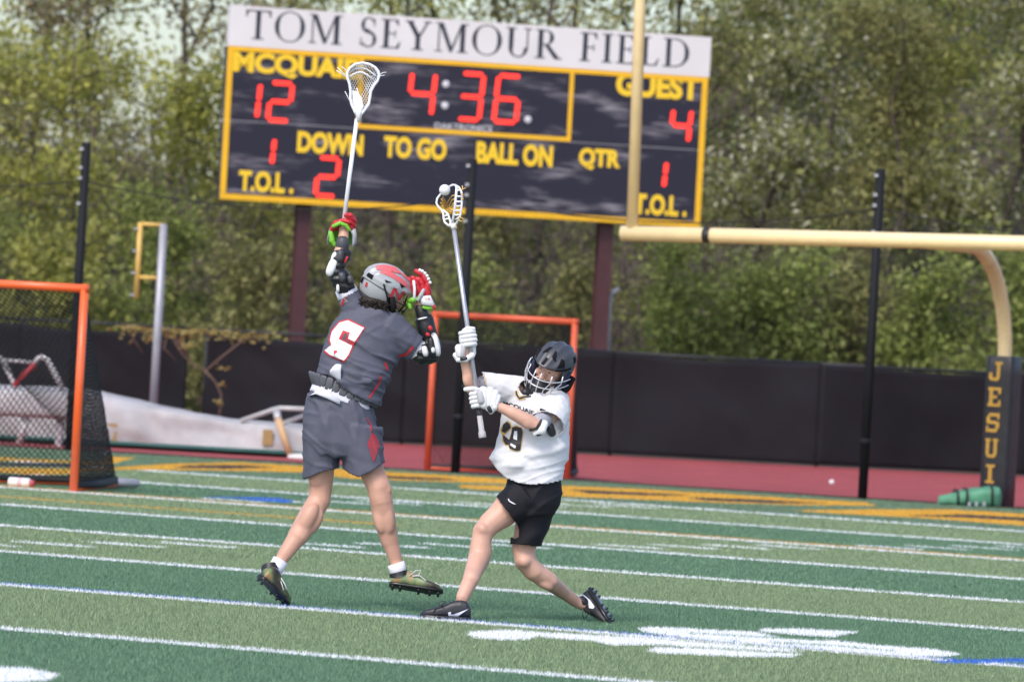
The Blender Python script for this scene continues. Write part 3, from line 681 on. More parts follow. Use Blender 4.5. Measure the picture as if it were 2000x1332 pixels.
# grey post with yellow bracket, behind the mat
YG = 86.8
pb = at(299, 800, YG); post = thing('bracket_post', (pb[0], pb[1], 0), 'tall grey steel post with a yellow side bracket behind the tarp', 'post')
tp = at(320, 438, YG); MB().tube([(pb[0] + .0, pb[1], 0), (pb[0], pb[1], tp[2])], .053, 14).build('shaft', M_galv, post, True)
M_yb = mat('yellow_bracket_paint', (.62, .40, .10), .5)
pz = lambda y, x=300: at(x, y, YG)[2]
bx_ = at(274, 440, YG)[0]
MB().tube([(bx_, pb[1], pz(436)), (bx_, pb[1], pz(585))], .036, 10).build('bracket_bar', M_yb, post, True)
for y in (439, 543): MB().tube([(bx_, pb[1], pz(y)), (pb[0], pb[1], pz(y))], .028, 10).build('bracket_arm', M_yb, post, True)
for y in (449, 492, 535, 578): MB().box((bx_ - .05, pb[1] - .02, pz(y)), (.028, 0, 0), (0, .02, 0), (0, 0, .014)).build('hook', M_galv, post)
# bottle, loose balls, equipment bag
M_wht = mat('white_plastic_bottle', (.68, .66, .68), .4); M_pink = mat('red_bottle_cap', (.45, .08, .1), .5)
p = gr(42, 954); bt = thing('drink_bottle', (p[0], p[1], 0), 'white bottle with red cap lying in the mouth of the left goal', 'bottle')
bl = np.array([.95, -.3, 0]); bl /= np.linalg.norm(bl); q = p + [0, 0, .055]
MB().tube([q - bl * .125, q - bl * .115, q + bl * .07, q + bl * .085], [.035, .045, .045, .03], 18).build('body', M_wht, bt, True)
MB().tube([q + bl * .08, q + bl * .12], .03, 16).build('cap', M_pink, bt, True)
MB().tube([q - bl * .03, q + bl * .01], .0456, 18).build('print_band', mat('pale_pink_print', (.6, .42, .45), .5), bt, True)
M_ball = mat('white_rubber_ball', (.72, .72, .74), .45)
for x, y, lab in ((208, 892, 'white ball on the turf in front of the tarp'), (1624, 948, 'white ball lying on the red track behind the safety net')):
    p = gr(x, y); tag(MB().ball(p + [0, 0, .034 + .008], .034, nu=20, nv=12).build('lacrosse_ball', M_ball, None, True), lab, 'ball', 'lacrosse balls')
M_bag = mat('green_canvas_bag', (.085, .26, .16), .7, var=.2, vscale=6, bump=.6, bscale=12)
YB2 = 78.15; s_ = YB2 / F_PX
bb = at(1895, 985, YB2); bag = thing('equipment_bag', (bb[0], bb[1], 0), 'green canvas equipment bag with black straps lying against the goal post pad', 'bag')
def bagsec(x, yt, yb, dep): 
    t_, b2 = at(x, yt, YB2), at(x, yb, YB2); zb2 = .006; return ((t_[0], YB2, (t_[2] + zb2) / 2), (0, dep, 0), (0, 0, (t_[2] - zb2) / 2))
bsecs = [bagsec(x, yt, yb, dp) for x, yt, yb, dp in ((1832, 972, 985, .06), (1836, 967, 986, .10), (1862, 964, 988, .14), (1870, 958, 989, .17), (1905, 953, 991, .2), (1935, 950, 993, .19), (1950, 953, 993, .16), (1956, 965, 993, .1))]
mb = MB().loft(bsecs, 26, 3.2); me = fuse(mb, .014, 2)
link('bag_body', displace(me, lambda p: .022 * mnoise.noise((p[0] * 7, p[1] * 5, p[2] * 8))), M_bag, bag)
for x in (1868, 1886, 1935):
    (c, a_, b_) = bagsec(x, np.interp(x, [1832, 1870, 1905, 1935, 1950], [972, 958, 953, 950, 953]) - 2, 990, np.interp(x, [1832, 1870, 1935, 1950], [.1, .18, .2, .17]) + .012)
    pts = [np.array(c) + np.array(a_) * math.copysign(abs(math.cos(t)) ** .6, math.cos(t)) + np.array(b_) * math.copysign(abs(math.sin(t)) ** .6, math.sin(t)) * 1.02 + [(-.03 + .05 * (i / 20)) , 0, 0] for i, t in enumerate(np.linspace(-.9, math.pi + .9, 21))]
    MB().tube(pts, .016, 6).build('strap', M_tape, bag, True)
for x in (1893, 1907, 1922): MB().abox(at(x, 984, YB2 - .2), .03, .02, .05).build('buckle', M_galv, bag)
# ================================================================== WOODS BEHIND
M_bark = mat('grey_brown_bark', (.075, .058, .052), .9, var=.3, vscale=5, bump=.6, bscale=20)
M_leafs = attr_mat('spring_leaves', .55, .45, .3)
def tri_mesh(name, v, col, m):
    n = len(v); me = bpy.data.meshes.new(name); me.vertices.add(n * 4); me.vertices.foreach_set('co', v.reshape(-1))
    me.loops.add(n * 4); me.loops.foreach_set('vertex_index', np.arange(n * 4, dtype=np.int32))
    me.polygons.add(n); me.polygons.foreach_set('loop_start', np.arange(0, n * 4, 4, dtype=np.int32)); me.update(calc_edges=True)
    a = me.color_attributes.new('tint', 'FLOAT_COLOR', 'POINT')
    a.data.foreach_set('color', np.concatenate([np.repeat(col, 4, 0), np.ones((n * 4, 1))], 1).ravel().astype(np.float32)); me.materials.append(m); return me
def leaves(cent, size, cols, rng):
    n = len(cent); nrm = rng.normal(0, 1, (n, 3)); nrm /= np.linalg.norm(nrm, axis=1)[:, None]
    a = rng.normal(0, 1, (n, 3)); u = np.cross(nrm, a); u /= np.linalg.norm(u, axis=1)[:, None]; w_ = np.cross(nrm, u)
    s = (size * rng.uniform(.55, 1.35, n))[:, None]
    v = np.stack([cent - u * s, cent - w_ * s * .5, cent + u * s, cent + w_ * s * .5], 1); return v
PAL = {'yellowgreen': ((.43, .42, .11), (.34, .345, .095), (.47, .45, .18)), 'green': ((.30, .345, .10), (.235, .28, .09), (.38, .40, .15)),
       'blossom': ((.32, .325, .13), (.26, .265, .11), (.62, .59, .50)), 'olive': ((.31, .295, .13), (.245, .23, .11), (.36, .345, .15)), 'bud': ((.33, .265, .17), (.25, .20, .14), (.37, .345, .14))}
def where(X, Y, z):
    x = pj0(X, Y, z)
    for lim, s in ((130, 'beyond the left lacrosse goal'), (250, 'behind the net pole left of the yellow bracket'), (330, 'behind the yellow bracket of the grey post'), (430, 'between the bracket post and the scoreboard'), (600, 'behind the home score end of the scoreboard'), (760, 'behind the board near the raised white stick'),
                   (900, 'behind the clock of the scoreboard'), (1050, 'behind the board over the white-jerseyed player'), (1200, 'behind the board by its far maroon post'), (1320, 'behind the guest end of the scoreboard'), (1450, 'just clear of the guest end of the scoreboard'), (1600, 'over the middle of the yellow crossbar'), (1720, 'behind the net pole that crosses the crossbar'), (1850, 'between the net pole and the gooseneck'), (1960, 'behind the curve of the gooseneck')):
        if x < lim: return s
    return 'beyond the lettered post pad'
def pj0(x, y, z): return 1000 + F_PX * (math.cos(ROLL) * x / y + math.sin(ROLL) * (z - CAM_H) / y)
def tree(X, Y, hgt, spread, n, pal, label, lean=0, seed=0, low=.15, trunk_r=.09, group='trees of the wooded bank', name='tree', forks=9):
    n = int(n * 2.0); rng = np.random.default_rng(seed); rd = random.Random(seed); z0 = bank(X, Y) - .1
    t = thing(name, (X, Y, z0 + .1), label, 'tree' if name != 'shrub' else 'shrub', group)
    mb = MB(); ends = []
    top = np.array([X + lean * hgt, Y, z0 + hgt]); base = np.array([X, Y, z0])
    def path(p, q, r0, r1, k=6, wob=.05):
        L = np.linalg.norm(q - p); pts = [p + (q - p) * i / k + (np.array([rd.uniform(-1, 1), rd.uniform(-1, 1), rd.uniform(-.4, .4)]) * wob * L if 0 < i < k else 0) for i in range(k + 1)]
        mb.tube(pts, list(np.linspace(r0, r1, k + 1)), 6); return pts
    main = path(base, top, trunk_r, trunk_r * .18, 8, .025)
    for i in range(forks):
        f = low + (1 - low) * (i + rd.random()) / forks; k = f * 8; a = main[min(int(k), 7)] + (main[min(int(k) + 1, 8)] - main[min(int(k), 7)]) * (k - int(k))
        an = rd.uniform(0, 2 * math.pi); ln = spread * rd.uniform(.6, 1.15) * (1.1 - .55 * f)
        e = a + np.array([math.cos(an) * ln, math.sin(an) * ln, ln * rd.uniform(.15, 1.0)])
        br = path(a, e, trunk_r * (.5 - .3 * f), .008, 5, .07); ends += br[2:]
        for _ in range(4):
            s = br[rd.randint(1, 4)]; a2 = rd.uniform(0, 2 * math.pi); l2 = ln * rd.uniform(.3, .6)
            e2 = s + np.array([math.cos(a2) * l2, math.sin(a2) * l2, l2 * rd.uniform(-.1, .9)]); b2 = path(s, e2, .014, .004, 3, .1); ends += b2[1:]
    ends += main[3:]
    mb.build('trunk', M_bark, t, True)
    E_ = np.array(ends); pick = rng.integers(0, len(E_), n)
    clump = rng.normal(0, 1, (len(E_), 3)) * .1
    cent = E_[pick] + clump[pick] + rng.normal(0, 1, (n, 3)) * (spread * .13)
    P = np.array(PAL[pal]) * [.88, .9, .78]; sel = rng.choice(3, n, p=[.42, .34, .24]); col = P[sel] * rng.uniform(.78, 1.2, n)[:, None]
    shade = rng.uniform(.65, 1.3, len(E_)); col = col * shade[pick][:, None]
    me = tri_mesh('crown', leaves(cent, .066, col, rng), col, M_leafs)
    link('crown', me, None, t, False); return t
# the near bushes at the fence, then the thin trees of the bank
shrub_l = {'green': 'bushy fresh green shrub', 'yellowgreen': 'yellow-green budding shrub', 'olive': 'olive brown thicket shrub', 'bud': 'brown budding shrub with bare twigs behind the fence'}
k = 0
for X, Y, h, sp, n, pal in ((-9.4, 115.5, 3.2, 1.5, 2600, 'green'), (-7.6, 114.5, 2.7, 1.3, 2200, 'yellowgreen'), (-6.0, 116, 3.3, 1.4, 2300, 'green'), (-4.3, 114.5, 2.6, 1.3, 2000, 'olive'), (-2.6, 116, 2.6, 1.4, 1900, 'olive'), (-.9, 114.8, 2.3, 1.3, 1700, 'green'), (.9, 115.5, 2.6, 1.3, 1900, 'olive'),
                            (2.6, 115, 2.9, 1.4, 2600, 'green'), (4.0, 114.6, 3.1, 1.5, 3200, 'green'), (5.4, 115.8, 2.6, 1.3, 2100, 'olive'), (6.9, 114.8, 2.6, 1.4, 2500, 'green'), (8.6, 115.2, 3.2, 1.4, 2600, 'green'), (10.2, 115.6, 3.3, 1.5, 2200, 'green'), (-11, 115, 3.0, 1.5, 1600, 'yellowgreen')):
    k += 1; tree(X, Y, h, sp, n, pal, shrub_l[pal] + ', ' + where(X, Y, 2), 0, 100 + k, .05, .03, 'shrubs along the fence', 'shrub', 8)
tl_ = {'yellowgreen': 'tree in thin yellow-green leaf', 'green': 'leafy green tree', 'blossom': 'tree with pale blossom', 'olive': 'sparse olive-leaved tree', 'bud': 'bare brown tree with opening buds'}
k = 0
for X, Y, h, sp, n, pal, lean in ((-10.6, 121, 6.6, 2.2, 3600, 'yellowgreen', .02), (-9.0, 125, 7.4, 2.2, 3200, 'bud', .03), (-7.7, 119.5, 5.8, 2.1, 3600, 'yellowgreen', -.02), (-6.2, 127, 9.5, 2.0, 1500, 'bud', .02), (-5.4, 121, 5.6, 2.1, 3300, 'yellowgreen', .05), (-3.9, 124, 6.0, 2.2, 2800, 'olive', 0),
                                  (-2.4, 129, 8.2, 2.2, 2600, 'yellowgreen', .03), (-.9, 122, 5.2, 2.0, 2000, 'olive', 0), (.4, 130, 8.6, 2.4, 3000, 'olive', 0), (1.9, 122, 5.8, 2.0, 2200, 'olive', .02), (2.6, 131, 9.6, 2.5, 3600, 'olive', .02),
                                  (4.3, 120.5, 7.6, 2.1, 4600, 'blossom', .03), (5.5, 124, 9.2, 2.3, 4800, 'blossom', .02), (6.6, 120, 7.0, 2.0, 4200, 'olive', -.02), (7.4, 127, 10.5, 2.4, 4300, 'yellowgreen', 0), (8.5, 121, 8.2, 2.1, 4600, 'blossom', .03), (9.7, 125, 10, 2.4, 4300, 'yellowgreen', 0), (10.6, 120, 7.6, 2.2, 4000, 'green', -.03),
                                  (-8.3, 133, 9.8, 2.3, 1300, 'bud', 0), (-4.6, 136, 10.2, 2.3, 1500, 'bud', -.02), (-11.6, 131, 8.5, 2.4, 2500, 'yellowgreen', 0), (4.4, 136, 9.5, 2.6, 3500, 'green', 0), (8.0, 137, 9.5, 2.8, 3500, 'green', 0), (11.8, 133, 10, 2.8, 3000, 'olive', 0), (-.8, 138, 9.6, 2.4, 1800, 'bud', 0), (12.4, 122, 8, 2.3, 2600, 'blossom', 0), (-12.8, 123, 7, 2.3, 2000, 'yellowgreen', 0),
                                  (-12.4, 141, 11.5, 2.6, 3000, 'bud', 0), (-10.2, 144, 12.5, 2.8, 3400, 'yellowgreen', .02), (-7.2, 142, 12, 2.6, 3000, 'bud', -.02), (-5.6, 147, 12.5, 2.8, 3200, 'yellowgreen', 0), (-3.2, 143, 12, 2.8, 3600, 'yellowgreen', .02), (.8, 146, 12, 2.8, 3600, 'olive', 0), (2.2, 141, 11, 2.6, 3200, 'yellowgreen', 0), (-9, 138, 9, 2.6, 3600, 'yellowgreen', 0), (-2, 134, 9, 2.4, 3400, 'yellowgreen', 0)):
    k += 1; tree(X, Y, h, sp, n, pal, ('far ' if Y > 128 else 'near ' if Y < 122.5 else '') + tl_[pal] + ', ' + where(X, Y, 4), lean, 200 + k, .12, .085)
# bare saplings that fill the understorey
M_twig = mat('purplish_bare_twigs', (.115, .088, .082), .9)
rd = random.Random(5)
for k in range(34):
    X = -11.5 + 23.5 * (k + rd.random()) / 34; Y = rd.uniform(117, 126); z0 = bank(X, Y) - .05; h = rd.uniform(2.4, 4.6); mb = MB()
    for s in range(4):
        top = np.array([X + rd.uniform(-1.1, 1.1), Y + rd.uniform(-.6, .6), z0 + h * rd.uniform(.6, 1)]); b_ = np.array([X + rd.uniform(-.2, .2), Y, z0])
        pts = [b_ + (top - b_) * i / 4 + np.array([rd.uniform(-.12, .12), rd.uniform(-.1, .1), 0]) * (i > 0) for i in range(5)]; mb.tube(pts, [.022, .018, .014, .01, .005], 5)
        for _ in range(9):
            q = pts[rd.randint(1, 4)]; an = rd.uniform(0, 6.28); l = rd.uniform(.3, .9); e = q + np.array([math.cos(an) * l, math.sin(an) * l, l * rd.uniform(.2, 1)]); md = (q + e) / 2 + np.array([rd.uniform(-.08, .08), 0, rd.uniform(-.06, .06)])
            mb.tube([q, md, e], [.009, .006, .003], 4)
            for _ in range(2):
                e3 = md + np.array([rd.uniform(-.35, .35), rd.uniform(-.3, .3), rd.uniform(.05, .4)]); mb.tube([md, e3], [.005, .002], 4)
    tag(mb.build('bare_sapling', M_twig, None, True, origin=(X, Y, z0 + .05)), 'leafless purplish sapling in the understorey of the bank', 'sapling', 'bare saplings on the bank')
# dead vine hanging over the left part of the fence
M_vine = mat('dead_brown_vine', (.13, .08, .06), .9); M_vl = mat('yellowish_vine_leaves', (.23, .18, .05), .7)
p0 = at(415, 650, 98.7); vine = thing('dead_vine', (p0[0], p0[1], 0), 'dead brown vine with yellowish leaves draped over the black windscreen', 'vine')
for pts in ([(330, 648), (355, 690), (380, 715), (402, 724), (430, 700), (470, 668), (500, 654)], [(400, 724), (420, 745), (432, 770), (430, 800), (424, 830)], [(250, 640), (262, 665), (280, 690)], [(330, 640), (320, 680), (345, 705)], [(340, 655), (365, 690), (372, 700)]):
    MB().tube([at(x, y, 98.25 + .05 * math.sin(i)) for i, (x, y) in enumerate(pts)], [.02] + [.014] * (len(pts) - 2) + [.006], 6).build('stem', M_vine, vine, True)
MB().tube([at(424, 830, 98.28), at(422, 852, 98.25) * [1, 1, 0]], .006, 5).build('stem', M_vine, vine, True)
mb = MB()
for _ in range(330):
    x = rd.choice((rd.gauss(265, 25), rd.gauss(340, 30), rd.gauss(430, 55), rd.uniform(220, 540))); y = 640 + (x - 250) * .05 + abs(rd.gauss(0, 11)) - 4
    if rd.random() < .14: x, y = rd.choice(((433, 717), (432, 752), (425, 786), (366, 676))); x += rd.gauss(0, 6); y += rd.gauss(0, 3)
    c = at(x, y, 98.2 + rd.uniform(-.06, .08)); a_, b_ = basis(np.array([rd.uniform(-1, 1), -1, rd.uniform(-1, 1)])); s = rd.uniform(.025, .05)
    mb.add([c - a_ * s, c - b_ * s * .5, c + a_ * s, c + b_ * s * .5], [(0, 1, 2, 3)])
o = mb.build('leaf_cluster', M_vl, vine); o['kind'] = 'stuff'

# low undergrowth that covers the bank
rng = np.random.default_rng(77); n = 52000
ux_, uy_ = rng.uniform(-17, 17, n), rng.uniform(113.2, 152, n)
hz = np.array([max(0, .25 + mnoise.noise((x * .5, y * .35, 9))) for x, y in zip(ux_, uy_)]) * 1.9
uz = np.array([bank(x, y) for x, y in zip(ux_, uy_)]) + rng.uniform(.02, 1, n) * (hz + .12)
P = np.array([(.22, .25, .09), (.16, .19, .08), (.22, .165, .13), (.29, .29, .13)]); sel = rng.choice(4, n, p=[.34, .28, .24, .14]); col = P[sel] * rng.uniform(.7, 1.25, n)[:, None]
o = link('undergrowth', tri_mesh('undergrowth', leaves(np.stack([ux_, uy_, uz], 1), .12, col, rng), col, M_leafs), None, None, False, origin=(0, 130, 0))
tag(o, 'low leafy undergrowth and brush covering the wooded bank', 'undergrowth', None, 'stuff')
# ================================================================== PLAYERS
def pj(p):                            # where a point of the place is seen
    x, y, z = p[0], p[1], p[2] - CAM_H; c, s = math.cos(PITCH), math.sin(PITCH); y, z = c * y + s * z, -s * y + c * z
    X, Z = x / y, z / y; c, s = math.cos(ROLL), math.sin(ROLL); X, Z = c * X + s * Z, -s * X + c * Z
    return 1000 + F_PX * X, 666 - F_PX * Z
K = 39.6 / F_PX                       # metres per picture unit at the players
def mkP(Y0):
    def P(x, y, d=0): return at(x, y, Y0 + d)
    return P
def vec(dx, dy, dd=0):                # direction: across, down, away
    c, s = math.cos(ROLL), math.sin(ROLL); X, Z = dx * K, -dy * K; return np.array([c * X - s * Z, dd, s * X + c * Z])
def nrmd(v): v = np.array(v, float); return v / np.linalg.norm(v)
CAM_O = Vector((0, 0, CAM_H))
def bvh_of(me): return BVHTree.FromPolygons([v.co.copy() for v in me.vertices], [tuple(p.vertices) for p in me.polygons])
def fine_poly(poly, step):
    bm = bmesh.new(); f = bm.faces.new([bm.verts.new((x, y, 0)) for x, y in poly]); bmesh.ops.triangulate(bm, faces=[f])
    for _ in range(7):
        e = [e for e in bm.edges if e.calc_length() > step]
        if not e: break
        bmesh.ops.subdivide_edges(bm, edges=e, cuts=1); bmesh.ops.triangulate(bm, faces=bm.faces[:])
    bm.verts.index_update(); v = [(a.co.x, a.co.y) for a in bm.verts]; fs = [tuple(a.index for a in f.verts) for f in bm.faces]; bm.free(); return v, fs
def decal_v(v2, fs, tree_, off):
    out = []; ok = []
    for x, y in v2:
        d = Vector(ray(x, y)).normalized(); h = tree_.ray_cast(CAM_O, d)
        if h[0] is None: out.append((0, 0, 0)); ok.append(False); continue
        out.append(tuple(h[0] + (h[1] if h[1].dot(d) < 0 else -h[1]) * off * .6 - d * off * .6)); ok.append(True)
    fs = [f for f in fs if all(ok[i] for i in f) and max((Vector(out[f[0]]) - Vector(out[f[1]])).length, (Vector(out[f[1]]) - Vector(out[f[2]])).length) < .06]
    return out, fs
def print_on(name, polys, tree_, m, parent, off=.003, step=4):
    mb = MB()
    for q in polys:
        v, f = decal_v(*fine_poly(q, step), tree_, off); mb.add(v, f)
    me = mb.mesh(); bm = bmesh.new(); bm.from_mesh(me); bmesh.ops.delete(bm, geom=[v for v in bm.verts if not v.link_faces], context='VERTS'); bm.to_mesh(me); bm.free()
    return link(name, me, m, parent)
def band(pts, wd):                    # polyline to quads
    pts = [np.array(p, float) for p in pts]; out = []
    L, Rr = [], []
    for i, p in enumerate(pts):
        d = pts[min(i + 1, len(pts) - 1)] - pts[max(i - 1, 0)]; d /= np.linalg.norm(d); n = np.array([-d[1], d[0]]) * wd / 2; L.append(p + n); Rr.append(p - n)
    return [[L[i], L[i + 1], Rr[i + 1], Rr[i]] for i in range(len(pts) - 1)]
def crop(x0, y0, s): return lambda pts: [(x0 + a * s, y0 + b * s) for a, b in pts]
def folds(amp, ang, lx, ly, seed=0, sharp=1.6):
    c, s = math.cos(R(ang)), math.sin(R(ang))
    def fn(p):
        x, y = pj(p); a, b = (x * c + y * s), (-x * s + y * c); q = p[1] * 120
        b = b + 10 * mnoise.noise((x / 60, y / 60, seed))
        n = mnoise.noise((a / lx / 1.6 + seed, b / ly / 1.25, q / 40 + seed)); n2 = mnoise.noise((a / lx - seed, b / ly * 1.3, 7 + q / 30)); r_ = 1 - min(1, abs(n) * 3.2)
        return amp * (.75 * r_ * r_ * (.4 + abs(mnoise.noise((x / 45, y / 45, seed + 3))) * 1.6) + .4 * n2)
    return fn
def garment(name, mb, m, parent, fold=None, cutter=None, vox=.008, it=3, th=.004):
    me = fuse(mb, vox, it)
    if fold:
        for f in (fold if isinstance(fold, list) else [fold]): displace(me, f)
    if cutter: me = cut(me, cutter)
    tr = bvh_of(me)
    me = thick(me, th) if cutter else me
    return link(name, me, m, parent), tr
M_skin = mat('light_skin', (.57, .33, .25), .5, var=.10, vscale=9, sub=.08, bump=.05, bscale=90)
M_skin2 = mat('tanned_skin', (.545, .305, .225), .5, var=.12, vscale=9, sub=.08, bump=.05, bscale=90)
M_greyj = mat('slate_grey_jersey', (.088, .091, .126), .7, var=.06, vscale=20, bump=.15, bscale=220, spec=.3)
M_whj = mat('white_mesh_jersey', (.64, .635, .66), .75, var=.03, vscale=20, bump=.2, bscale=260, spec=.3)
M_blk = mat('black_shorts_cloth', (.010, .010, .014), .75, bump=.15, bscale=200, spec=.25)
M_bkrub = mat('black_rubber_padding', (.014, .014, .017), .4, bump=.3, bscale=70)
M_dkg = mat('dark_grey_padding', (.055, .056, .066), .5, bump=.2, bscale=60)
M_rib = mat('grey_rib_padding', (.095, .097, .115), .5, bump=.2, bscale=60)
M_wp = mat('white_padding', (.72, .72, .74), .45)
M_cloth = mat('white_undershirt', (.62, .62, .70), .8)
M_redp = mat('red_print', (.48, .022, .032), .6); M_wpr = mat('white_print', (.74, .74, .78), .6); M_bpr = mat('black_print', (.018, .016, .022), .6); M_gpr = mat('gold_print', (.60, .36, .07), .6)
M_glr = mat('red_glove_leather', (.50, .018, .03), .45, bump=.2, bscale=60); M_grn = mat('lime_green_lining', (.17, .47, .035), .5); M_silv = mat('silver_grey_leather', (.36, .37, .40), .45)
M_glw = mat('white_glove_leather', (.68, .68, .70), .5, bump=.15, bscale=60); M_glg = mat('light_grey_glove_mesh', (.40, .40, .43), .6)
M_sock = mat('white_sock', (.68, .68, .75), .85); M_hair = mat('dark_brown_hair', (.016, .009, .007), .75, var=.4, vscale=40)
M_lace = mat('pale_laces', (.62, .62, .66), .7)
M_chrome = mat('silver_wire', (.62, .62, .66), .3, .5)
M_shaft = mat('brushed_silver_shaft', (.45, .45, .50), .32, .55, var=.1, vscale=30)
M_wst = mat('white_head_plastic', (.72, .72, .76), .35); M_str = mat('white_mesh_string', (.66, .66, .68), .7); M_gst = mat('gold_string', (.55, .34, .08), .7)

# ---- shared builders -------------------------------------------------------
def shoe(name, parent, heel, toe, up, m_up, m_sole, wscale=1, laces=None, ankle=None):
    heel, toe = np.array(heel), np.array(toe); L = np.linalg.norm(toe - heel); d = (toe - heel) / L; U = np.array(up, float); U -= d * np.dot(U, d); U /= np.linalg.norm(U); W_ = np.cross(d, U)
    pr = [(0, .024, .05), (.03, .032, .068), (.1, .038, .096), (.22, .040, .102), (.36, .041, .094), (.5, .043, .076), (.65, .047, .056), (.8, .045, .046), (.92, .034, .036), (.98, .018, .026), (1, .006, .014)]
    secs = [(heel + d * L * t + U * (h / 2 + .008), W_ * w_ * wscale, U * h / 2) for t, w_, h in pr]
    mb = MB().loft(secs, 22, 2.7)
    if ankle is not None: mb.capsule(heel + d * L * .2 + U * .06, .036, heel + d * L * .2 + (np.array(ankle) - heel - d * L * .2) * .8, .036)
    me = fuse(mb, .006, 3); tr = bvh_of(me); o = link(name, me, m_up, parent)
    sl = MB().loft([(heel + d * L * (t * 1.02 - .01) + U * .006 + U * .01 * (max(0, t - .8) * 4), W_ * (w_ + .004) * wscale, U * .013) for t, w_, h in pr], 20, 3).build('sole', m_sole, o, True)
    for t, sd in ((.06, -.6), (.06, .6), (.2, -.7), (.2, .7), (.55, -.75), (.55, .75), (.7, 0), (.76, -.75), (.76, .75), (.92, -.5), (.92, .5)):
        q = heel + d * L * t + W_ * .038 * sd; MB().tube([q + U * .002, q - U * .018], [.011, .006], 8).build('stud', m_sole, o, True)
    if laces is not None:
        for i in range(5):
            t = .36 + i * .075; h = np.interp(t, [p[0] for p in pr], [p[2] for p in pr]); q = heel + d * L * t + U * (h + .011)
            MB().tube([q - W_ * .024 - U * .008, q, q + W_ * .024 - U * .008], .003, 6).build('lace', laces, o, True)
    return o, tr
class Helmet:
    def __init__(s, c, f, u, sc=1.0):
        s.c = np.array(c); s.f = nrmd(f); u = np.array(u, float); s.u = nrmd(u - s.f * np.dot(u, s.f)); s.r = np.cross(s.f, s.u); s.sc = sc; s.front = [15, 13, 8, -34, -46, -44, -40]
    def loc(s, a, b, cc): return s.c + (s.f * a + s.r * b + s.u * cc) * s.sc
    def rim(s, az):                   # lower edge of the shell by bearing from the front, degrees
        return np.interp(abs(az), [0, 35, 60, 72, 95, 125, 180], s.front)
    def pt(s, az, el, off=0):
        a, e = R(az), R(el); ca, sa_, ce, se = math.cos(a), math.sin(a), math.cos(e), math.sin(e)
        fx, ry, uz = ce * ca, ce * sa_, se
        p = np.array([fx * (.150 if fx > 0 else .153), ry * .113, uz * (.128 if uz > 0 else .150)])
        # ridges along the crown, a stepped side shell and a brim
        rg = 0
        for y0 in (-.62, -.22, .22, .62): rg += .0075 * math.exp(-((ry - y0) / .1) ** 2) * max(0, min(1, (el - 14) / 18))
        if el < 13 and abs(az) > 30: rg -= .006
        br = max(0, 1 - abs(az) / 75) * math.exp(-((el - s.front[0]) / 8) ** 2) * .028
        k = 1 + (rg + off) / .13; p = p * k + np.array([br, 0, -br * .15]); return s.loc(*p)
    def shell(s, name, m, parent):
        mb = MB(); na, ne = 96, 30
        for j in range(ne + 1):
            for i in range(na):
                az = -180 + 360 * i / na; lo = s.rim(az); mb.v.append(tuple(s.pt(az, 89.5 + (lo - 89.5) * j / ne)))
        for j in range(ne):
            for i in range(na): i2 = (i + 1) % na; mb.f.append((j * na + i, j * na + i2, (j + 1) * na + i2, (j + 1) * na + i))
        mb.f.append(tuple(reversed(range(na))))
        me = evaluated(mb.mesh(), [('SOLIDIFY', dict(thickness=.006, offset=-1))]); return link(name, me, m, parent)
    def patch(s, name, poly, m, parent, off=.0016, step=5):
        v, f = fine_poly(poly, step); mb = MB().add([s.pt(a, e, off) for a, e in v], f); return link(name, mb.mesh(), m, parent)
    def wire(s, name, pts, m, parent, r=.0032):
        return MB().tube([s.loc(*p) for p in pts], r, 7).build(name, m, parent, True)
def arcpts(az0, az1, el0, el1, rad, n=14, drop=0, wide=.118):
    out = []
    for i in range(n + 1):
        t = i / n; az = R(az0 + (az1 - az0) * t); z = el0 + (el1 - el0) * t - drop * math.sin(math.pi * t); out.append((rad * math.cos(az), wide * math.sin(az) * rad / .16, z))
    return out
def finger(mb, pts, r, beads=3):      # padded rolls along a bent finger
    pts = [np.array(p, float) for p in pts]; n = len(pts) - 1
    for i in range(n):
        a, b = pts[i], pts[i + 1]; mb.capsule(a + (b - a) * .12, r, b - (b - a) * .12, r * .96, 10)

# ============ attacker-facing defender, number 6, leaping with his stick raised
P = mkP(39.75)
hip = gr(540, 1188); p6 = thing('person', (P(660, 900)[0], 39.75, 0.0), 'player seen from behind in slate grey kit numbered 6, leaping, stick arm raised', 'person', 'lacrosse players')
b = MB()
def ch(mb, lst, n=14): mb.chain([(P(x, y, d), r * K) for x, y, d, r in lst], n)
ch(b, [(643, 830, 0, 29), (630, 905, .02, 27), (626, 955, .04, 24), (624, 975, .04, 23), (604, 1010, .0, 24), (583, 1045, -.04, 21.5), (556, 1083, -.08, 14.5), (541, 1106, -.10, 12), (536, 1122, -.09, 11)])
ch(b, [(697, 830, 0, 29), (718, 900, -.03, 27), (739, 950, -.05, 24.5), (744, 975, -.05, 24), (751, 1015, -.03, 23.5), (761, 1055, -.01, 18.5), (772, 1090, 0, 14), (777, 1110, 0, 12), (780, 1128, 0, 11)])
b.loft([(P(x, y), vec(hw * .92, hw * .395), np.array([0, hd, 0])) for x, y, hw, hd in ((668, 830, 50, .12), (670, 790, 46, .11), (680, 755, 44, .10), (700, 695, 50, .105), (722, 650, 56, .10), (738, 618, 40, .08), (745, 602, 20, .06))], 24)
ch(b, [(690, 606, 0, 24), (678, 575, -.01, 18), (660, 535, -.04, 16), (655, 524, -.05, 15.5), (664, 498, -.04, 15), (670, 470, -.02, 11.5), (672, 448, 0, 11), (676, 436, .02, 12)])
ch(b, [(775, 648, 0, 26), (812, 678, .02, 19), (842, 690, .06, 16), (838, 660, .07, 15.5), (828, 625, .06, 12), (822, 600, .05, 10.5), (822, 585, .05, 12)])
